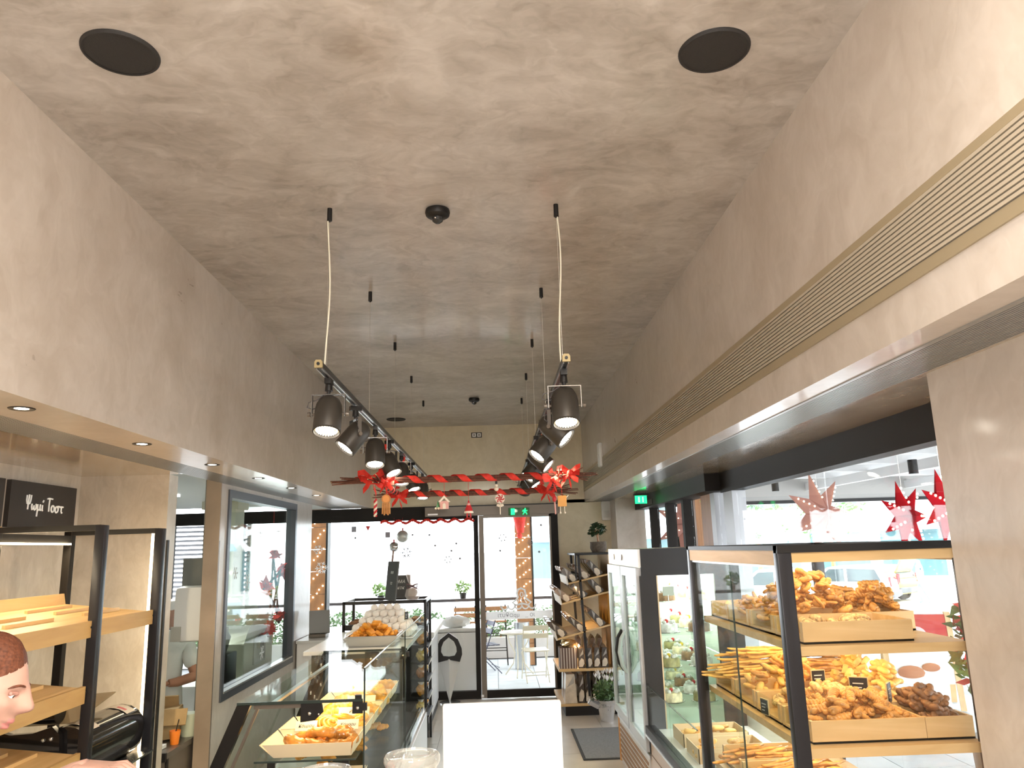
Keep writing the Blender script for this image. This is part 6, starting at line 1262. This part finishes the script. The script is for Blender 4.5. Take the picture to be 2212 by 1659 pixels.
B(MB().hexa([(-2.24, 4.5, .84), (-2.10, 4.5, .86), (-2.10, 5.06, .86), (-2.24, 5.06, .84), (-2.24, 4.5, .85), (-2.10, 4.5, .87), (-2.10, 5.06, .87), (-2.24, 5.06, .85)]), 'bread_chute', STEEL, sl)

# ================================================================ THE SHOP ASSISTANT
HAIR = M('auburn hair', (.105, .034, .016), .6, var=.4, scale=9, stretch=(4, 22, 22), bump=.10, spec=.3)
LIP = M('lips', (.58, .22, .2), .45)
def gs(x, s): return math.exp(-(x/s)**2)
def face_r(az, el):
    "radius of the head over azimuth (0 = nose) and elevation; x forward, z up"
    ca = math.cos(az); d = Vector((math.cos(el)*ca, math.cos(el)*math.sin(az), math.sin(el)))
    a, b_, c = .098, .076, .118
    r = 1/math.sqrt((d.x/a)**2+(d.y/b_)**2+(d.z/c)**2)
    if d.x > 0:
        fr_ = max(0, d.x)
        r += .024*gs(az, .16)*gs(el+.16, .15)                      # nose tip
        r += .013*gs(az, .13)*gs(el-.05, .22)                      # bridge
        r += .006*gs(abs(az)-.36, .25)*gs(el-.24, .10)             # brow
        r -= .012*gs(abs(az)-.40, .20)*gs(el-.09, .12)             # eye sockets
        r += .009*gs(az, .30)*gs(el+.50, .07)+.009*gs(az, .28)*gs(el+.64, .07)-.004*gs(az, .35)*gs(el+.57, .03)  # lips
        r -= .006*gs(az, .35)*gs(el+.76, .07)                      # under the lower lip
        r += .014*gs(az, .34)*gs(el+.93, .13)                      # chin
        r += .005*gs(abs(az)-.62, .25)*gs(el+.12, .2)              # cheek
    if el < -.35: r *= 1-.14*min(1, (-el-.35)/.6)*(1-gs(az, .9))*.9  # jaw taper at sides and nape
    return r, d
def build_head(parent, c, yaw, pitch, roll, hs=1.):
    R = (Matrix.Rotation(yaw, 3, 'Z') @ Matrix.Rotation(pitch, 3, 'Y') @ Matrix.Rotation(roll, 3, 'X'))*hs; c = Vector(c)
    nu, nv = 96, 72; m = MB(); vs = []
    for j in range(nv+1):
        el = PI/2-PI*j/nv
        for i in range(nu):
            az = -PI+2*PI*i/nu; r, d = face_r(az, el); vs.append(c+R@(d*r))
    fs = []
    for j in range(nv):
        for i in range(nu): fs.append((j*nu+i, (j+1)*nu+i, (j+1)*nu+(i+1) % nu, j*nu+(i+1) % nu))
    m.add(vs, fs)
    for k, f in enumerate(fs):
        j, i = divmod(k, nu); el = PI/2-PI*(j+.5)/nv; az = -PI+2*PI*(i+.5)/nu
        if abs(az) < .30-.25*abs(el+.57) and -.70 < el < -.45: m.mi[k] = 1
    h = B(m, 'head', [SKIN, LIP], parent, 'all')
    # hair shell
    m = MB(); vs = []; idx = {}; nu2, nv2 = 72, 54
    def hairline(az): return .80-.33*abs(az) if abs(az) < 1.0 else (.47-1.8*(abs(az)-1.0) if abs(az) < 1.5 else -.55)
    for j in range(nv2+1):
        el = PI/2-(PI/2+.75)*j/nv2
        for i in range(nu2):
            az = -PI+2*PI*i/nu2; r, d = face_r(az, max(el, -1.2)); e_ = max(el, hairline(az)); r, d = face_r(az, e_)
            k = .0006+.0115*min(1, max(0, (e_-hairline(az)))/.55)+.0013*math.sin(az*46+e_*9)
            vs.append(c+R@(d*(r+k)))
    fs = [(j*nu2+i, (j+1)*nu2+i, (j+1)*nu2+(i+1) % nu2, j*nu2+(i+1) % nu2) for j in range(nv2) for i in range(nu2)]
    m.add(vs, fs); m.sphere(c+R@Vector((-.12, 0, .02)), (.055, .05, .05), 16, 10)
    B(m, 'hair', HAIR, h, 'all')
    for s in (-1, 1):
        az, el = s*.40, .08; r, d = face_r(az, el); p = c+R@(d*(r-.0045))
        B(MB().sphere(p, .0115, 14, 10), 'eye', M('eye white', (.75, .72, .70), .2), h, True); B(MB().sphere(p+R@(Vector((1, s*.22, -.25)).normalized()*.0075), .0052, 10, 8), 'iris', M('brown iris', (.06, .035, .02), .15), h, True)
        pts, bp, lid = [], [], []
        for q in range(9):
            u = q/8; a2 = s*(.20+.46*u); r2, d2 = face_r(a2, .255+.05*math.sin(u*PI)-.03*u); pts.append(c+R@(d2*(r2+.0008)))
            a3 = s*(.26+.30*u); r3, d3 = face_r(a3, .098+.024*math.sin(u*PI)); lid.append(c+R@(d3*(r3+.0036)))
        B(MB().tube(pts, [.0012]+[.0026]*6+[.0018, .0008], 6), 'eyebrow', HAIR, h, True); B(MB().tube(lid, [.001]+[.0046]*7+[.001], 8), 'eyelid', M('shaded lid', (.33, .17, .13), .6), h, True)
        ear = c+R@Vector((-.012, s*.076, -.008)); B(MB().sphere(ear, (.018, .009, .030), 12, 9, lambda d: 1-.25*gs(d.x, .4)*gs(d.z, .5)), 'ear', SKIN, h, True)
    return h
wj = [(0, 0, .98), (0, 0, 1.16), (0, 0, 1.34), (0, .0, 1.47), (.03, 0, 1.56), (.06, 0, 1.64), (0, -.10, .92), (.02, -.11, .50), (0, -.12, .08), (.10, -.13, .03), (0, .10, .92), (.02, .11, .50), (0, .12, .08), (.10, .13, .03),
      (0, -.17, 1.45), (.03, -.25, 1.20), (.18, -.20, 1.05), (0, .17, 1.45), (.05, .33, 1.33), (.17, .37, 1.425)]
we = [(0, 1), (1, 2), (2, 3), (3, 4), (4, 5), (0, 6), (6, 7), (7, 8), (8, 9), (0, 10), (10, 11), (11, 12), (12, 13), (3, 14), (14, 15), (15, 16), (3, 17), (17, 18), (18, 19)]
wr = [.15, .13, .14, .11, .055, .05, .11, .075, .05, .045, .11, .075, .05, .045, .075, .05, .036, .075, .05, .033]
wo = figure('person', '', (-1.20, 1.72, 0), 0, wj, we, wr, M('dark red shirt', (.30, .025, .03), .8)); tag(wo, 'woman with auburn hair looking down at the left edge, reaching forward', 'person')
ORG[wo.name] = Vector((-1.20, 1.72, 0))
B(MB().tube([(-1.165, 1.72, 1.50), (-1.155, 1.725, 1.58), (-1.13, 1.735, 1.66)], [.058, .05, .052], 14), 'neck', SKIN, wo, True)
build_head(wo, (-1.110, 1.76, 1.737), R_(17), R_(15), R_(-4), .93)
# reaching hand: palm and five separate bent fingers
def hand(parent, wrist, name='hand'):
    w_ = Vector(wrist); m = MB()
    m.bbox(w_+Vector((.050, 0, .006)), (.095, .078, .030), (0, R_(6), 0), .012)
    m.tube([w_+Vector((-.08, -.01, -.045)), w_+Vector((-.03, -.004, -.014)), w_, w_+Vector((.03, 0, .004))], [.031, .028, .026, .028], 12)
    for k, (dy, L_) in enumerate(((-.029, .066), (-.010, .078), (.010, .073), (.029, .058))):
        b_ = w_+Vector((.090, dy, .006)); pts = [b_-Vector((.02, 0, -.001)), b_+Vector((L_*.38, dy*.12, .004)), b_+Vector((L_*.72, dy*.18, -.012)), b_+Vector((L_*.95, dy*.2, -.034))]
        m.tube(pts, [.0095, .0088, .0080, .0058], 9); m.sphere(pts[-1], .0062, 8, 6)
    t_ = w_+Vector((.03, -.036, -.002)); pts = [t_, t_+Vector((.028, -.022, -.008)), t_+Vector((.056, -.026, -.018)), t_+Vector((.076, -.022, -.028))]
    m.tube(pts, [.013, .011, .0095, .0065], 9); m.sphere(pts[-1], .0068, 8, 6)
    return B(m, name, SKIN, parent, 'all')
hand(wo, (-1.055, 2.08, 1.487))

# ================================================================ KITCHEN
WCL = M('white work clothes', (.66, .67, .62), .85, var=.08, scale=6)
cj = [(0, 0, .95), (.02, 0, 1.12), (.04, 0, 1.30), (.05, 0, 1.44), (.07, 0, 1.52), (-.09, 0, .9), (-.10, .03, .5), (-.10, .02, .08), (-.10, -.1, .04), (.09, 0, .9), (.10, .03, .5), (.10, .02, .08), (.10, -.1, .04), (-.17, 0, 1.40), (-.24, -.02, 1.20), (.19, 0, 1.40), (.26, -.02, 1.18)]
ce = [(0, 1), (1, 2), (2, 3), (3, 4), (0, 5), (5, 6), (6, 7), (7, 8), (0, 9), (9, 10), (10, 11), (11, 12), (3, 13), (13, 14), (3, 15), (15, 16)]
cr_ = [.16, .145, .15, .12, .05, .11, .08, .06, .05, .11, .08, .06, .05, .085, .07, .085, .07]
ck = figure('person', '', (-3.0, 7.32, -.16), .2, cj, ce, cr_, WCL); tag(ck, 'kitchen worker in white clothes behind the white dispenser', 'person'); ORG[ck.name] = Vector((0, 0, 0))
for s in (-1, 1):
    sx = -.24 if s < 0 else .26
    B(MB().tube([(sx, -.02, 1.20), (sx+s*.02, -.06, 1.12), (sx-s*.10, -.20, 1.10), (sx-s*.16, -.24, 1.10)], [.05, .046, .04, .032], 10).sphere((sx-s*.20, -.26, 1.10), (.05, .03, .025), 10, 8), 'forearm', M('tanned skin', (.40, .19, .11), .55), ck, True)
B(MB().sphere((.08, -.02, 1.64), (.08, .095, .115), 16, 12), 'head', SKIN, ck, True); B(MB().lathe([(.088, 1.68), (.09, 1.74), (.10, 1.78), (.02, 1.80)], (.08, -.01, 0), 18), 'cap', WHITE, ck, True)
dp = thing('towel_dispenser', 'white rounded dispenser on a grey post in the kitchen', 'dispenser', (-2.56, 6.98, 0))
B(MB().bbox((-2.60, 6.93, 1.53), (.30, .20, .46), None, .06), 'housing', WHITEPL, dp, True); B(MB().bbox((-2.71, 6.828, 1.37), (.085, .006, .12), None, .002), 'window', M('grey window', (.42, .41, .36), .4), dp)
B(MB().box(-2.76, -2.50, 7.03, 7.06, 1.70, 1.99), 'grey_panel', M('kitchen grey', (.18, .18, .16), .5), dp); B(MB().box(-2.60, -2.54, 7.04, 7.09, 0, 2.68), 'post', M('kitchen grey', (.18, .18, .16), .5), dp)
bn = thing('work_bench', 'dark kitchen bench with black edge', 'bench', (-2.75, 6.5, 0)); B(MB().box(-3.05, -2.44, 6.12, 6.88, .56, .60), 'top', M('dark bench top', (.12, .10, .08), .3), bn); B(MB().box(-3.05, -2.44, 6.10, 6.12, .545, .605), 'edge', BLACK, bn)
B(MB().box(-3.03, -2.46, 6.13, 6.86, .05, .56), 'cabinet', M('brown cabinet', (.16, .13, .10), .5), bn); B(MB().box(-2.475, -2.445, 6.14, 6.17, .0, .56), 'leg', BLACK, bn)
CARD = M('cardboard', (.42, .28, .13), .85, var=.12, scale=8)
t = thing('cardboard_box', 'open brown cardboard box on the kitchen bench', 'box', (-2.75, 6.6, .6)); B(MB().bbox((-2.76, 6.62, .70), (.40, .30, .20), (0, R_(-6), .2), .003), 'carton', CARD, t); B(MB().bbox((-2.62, 6.46, .78), (.34, .012, .13), (R_(-35), 0, .2)), 'flap', CARD, t); B(MB().bbox((-2.82, 6.75, .84), (.38, .012, .12), (R_(25), 0, .2)), 'flap', CARD, t)
t = tag(B(MB().hexa([(-2.78, 6.16, .601), (-2.54, 6.14, .601), (-2.52, 6.30, .603), (-2.76, 6.33, .603), (-2.78, 6.16, .606), (-2.54, 6.14, .61), (-2.52, 6.30, .63), (-2.76, 6.33, .615)]), 'paper_sheet', WHITE, None, org=(-2.65, 6.22, .6)), 'white paper sheet on the kitchen bench', 'paper')
t = thing('cup', 'orange plastic cup with a straw on the kitchen bench', 'cup', (-2.50, 6.40, .6)); B(MB().lathe([(.030, .601), (.042, .70), (.039, .70), (.028, .61)], (-2.50, 6.40, 0), 16), 'cup', M('orange plastic', (.85, .22, .02), .4), t, True); B(MB().cyl((-2.51, 6.40, .62), (-2.475, 6.40, .78), .004, n=6), 'straw', BLACK, t)
t = thing('tub', 'pale green tub beside the orange cup', 'tub', (-2.49, 6.68, .6)); B(MB().lathe([(.06, .601), (.075, .76), (.07, .76), (.058, .61)], (-2.50, 6.68, 0), 18), 'tub', M('pale green plastic', (.55, .60, .45), .5), t, True); B(MB().lathe([(.079, .76), (.079, .772), (.001, .775)], (-2.50, 6.68, 0), 18), 'lid', M('pale green plastic', (.55, .60, .45), .5), t, True)
mc = thing('coffee_machine', 'olive grey machine with curved side behind the kitchen window', 'machine', (-2.62, 8.2, 0)); OL = M('olive grey enamel', (.42, .42, .34), .35, .1)
B(MB().box(-3.1, -2.45, 7.6, 8.9, 0, .78), 'cabinet', M('pale cabinet', (.6, .6, .58), .5), mc)
B(MB().prism([(7.75, .78), (8.75, .78), (8.75, 1.10), (8.70, 1.26), (8.58, 1.38), (8.40, 1.43), (8.2, 1.38), (7.9, 1.28), (7.75, 1.14)], -2.85, -2.52, 'X'), 'body', OL, mc, True)
B(MB().prism([(8.05, .9), (8.45, .9), (8.45, 1.22), (8.05, 1.16)], -2.522, -2.505, 'X'), 'steel_panel', STEEL, mc); B(MB().bbox((-2.495, 8.25, 1.08), (.02, .16, .07), None, .006), 'badge', CHROME, mc)
B(MB().prism([(7.85, 1.28), (8.4, 1.43), (8.2, 1.60), (7.95, 1.56)], -2.80, -2.58, 'X'), 'plastic_cover', glassmat('plastic cover', (.85, .88, .84), 1., .1, .35, (.6, .62, .58)), mc)
t = thing('grinder', 'black grinder with hopper left of the olive machine', 'machine', (-2.62, 7.35, 0)); B(MB().box(-2.78, -2.48, 7.12, 7.5, 0, .72), 'cabinet', M('pale cabinet', (.6, .6, .58), .5), t); B(MB().bbox((-2.62, 7.3, .92), (.22, .28, .38), None, .02), 'body', BLACK, t, True); B(MB().lathe([(.05, 1.11), (.085, 1.25), (.06, 1.30), (.06, 1.34)], (-2.62, 7.3, 0), 16), 'hopper', M('smoked grey', (.12, .12, .11), .3), t, True)
mc.location.y += .31; t.location.y += .40
t = thing('kitchen_column', 'pale column deep in the kitchen', 'column', (-3.45, 10.0, 0)); B(MB().box(-3.62, -3.25, 9.85, 10.2, 0, 2.68), 'shaft', M('pale kitchen plaster', (.62, .60, .50), .7), t); B(MB().box(-3.66, -3.21, 9.81, 10.24, 2.58, 2.68), 'capital', M('pale kitchen plaster', (.62, .60, .50), .7), t)
for k in range(26): part_copy(bulb, 'fairy_bulb', t, (-3.60+.36*((k*5) % 9)/9, 9.84, 1.0+.05*k), scale=.8)
# twig star with ribbons hanging behind the window
st = thing('twig_star', 'hanging star of twigs tied with red ribbons behind the kitchen window', 'decoration', (-2.45, 8.75, 1.6))
P5 = [(8.78+.30*math.cos(PI/2+k*2*PI/5+.2), 1.62+.42*math.sin(PI/2+k*2*PI/5+.2)) for k in range(5)]
for k in range(5):
    a, b_ = P5[k], P5[(k+2) % 5]; e = ((b_[0]-a[0])*.12, (b_[1]-a[1])*.12)
    for q in range(2): B(MB().tube([(-2.45+.012*q, a[0]-e[0], a[1]-e[1]), (-2.44-.01*q, (a[0]+b_[0])/2+.01*q, (a[1]+b_[1])/2), (-2.45, b_[0]+e[0], b_[1]+e[1])], .012, 6), 'twig', TW, st, True)
    m = MB(); leaves(m, (-2.43, a[0], a[1]), (.03, .07, .07), 16, .075, rnd); B(m, 'ribbon_knot', RED, st)
B(MB().cyl((-2.45, P5[0][0], P5[0][1]), (-2.45, P5[0][0], 2.68), .002, n=5), 'cord', RED, st)
for i, (y, z, r) in enumerate(((7.9, 2.22, .06), (8.55, 2.25, .07), (7.55, 1.75, .09), (8.1, 1.05, .07), (7.2, 1.85, .06))):
    t = thing('window_cutout', ('left', 'right', 'large middle', 'lower', 'far left')[i]+' white paper snowflake on the kitchen window', 'sticker', (-2.349, y, z), 'paper snowflakes on the kitchen window')
    for k in range(6):
        a = k*PI/3; B(MB().bbox((-2.3505, y+r*.5*math.cos(a), z+r*.5*math.sin(a)), (.002, r, .007), (a, 0, 0)).bbox((-2.3505, y+r*.75*math.cos(a), z+r*.75*math.sin(a)), (.002, r*.4, .006), (a+.9, 0, 0)), 'arm', SWH, t)

# ================================================================ FOREGROUND
sv = thing('service_counter', 'service counter just below the picture', 'counter', (-.2, 2.15, 0)); B(MB().box(-.62, .42, 1.74, 2.62, 1.16, 1.20), 'top', M('pale counter top', (.66, .66, .64), .25), sv); B(MB().box(-.58, .38, 1.8, 2.58, 0, 1.16), 'body', WHITE, sv)
t = thing('counter_display', 'blank white back of a counter display in the foreground', 'display', (.008, 2.3, 1.2)); B(MB().bbox((.008, 2.31, 1.40), (.332, .035, .345), None, .004), 'casing', M('warm white casing', (.88, .86, .80), .45), t, True); B(MB().box(-.06, .08, 2.24, 2.38, 1.2, 1.215), 'foot', GREYFR, t); B(MB().box(-.02, .04, 2.30, 2.33, 1.215, 1.24), 'neck', GREYFR, t)
JG = glassmat('jar glass', (.93, .94, .92), 1.0, .07, .12, (.82, .80, .76))
def jar(x, y, zt, label):
    t = thing('glass_jar', label, 'jar', (x, y, 1.2), 'glass jars on the service counter'); r = .062
    B(MB().lathe([(r*.9, 1.202), (r, 1.22), (r, zt-.06), (r*.93, zt-.03), (r*.93, zt-.02), (r*.88, zt-.02), (r*.88, zt-.035), (r*.94, zt-.065), (r*.94, 1.225), (r*.5, 1.212)], (x, y, 0), 36), 'jar', JG, t, True)
    B(MB().lathe([(r*1.0, zt-.026), (r*1.06, zt-.018), (r*1.06, zt-.008), (r*1.0, zt-.002), (r*.92, zt-.001), (r*.88, zt-.006), (.001, zt-.008)], (x, y, 0), 40), 'lid', JG, t, True); B(MB().tube([(x+r*.7*math.cos(a), y+r*.7*math.sin(a), zt-.004) for a in [2*PI*k/28 for k in range(28)]], .0022, 5, True), 'lid_ring', JG, t, True)
    B(MB().lathe([(r*.92, 1.226), (r*.92, zt-.10), (r*.6, zt-.085), (.001, zt-.08)], (x, y, 0), 24), 'contents', M('sugared sweets', (.55, .48, .42), .7, var=.25, scale=60, bump=.6), t, True)
jar(-.207, 1.95, 1.535, 'clear glass jar with a flat glass lid left of the white panel'); jar(-.405, 1.92, 1.515, 'clear glass jar cut off at the bottom edge under the pastries')
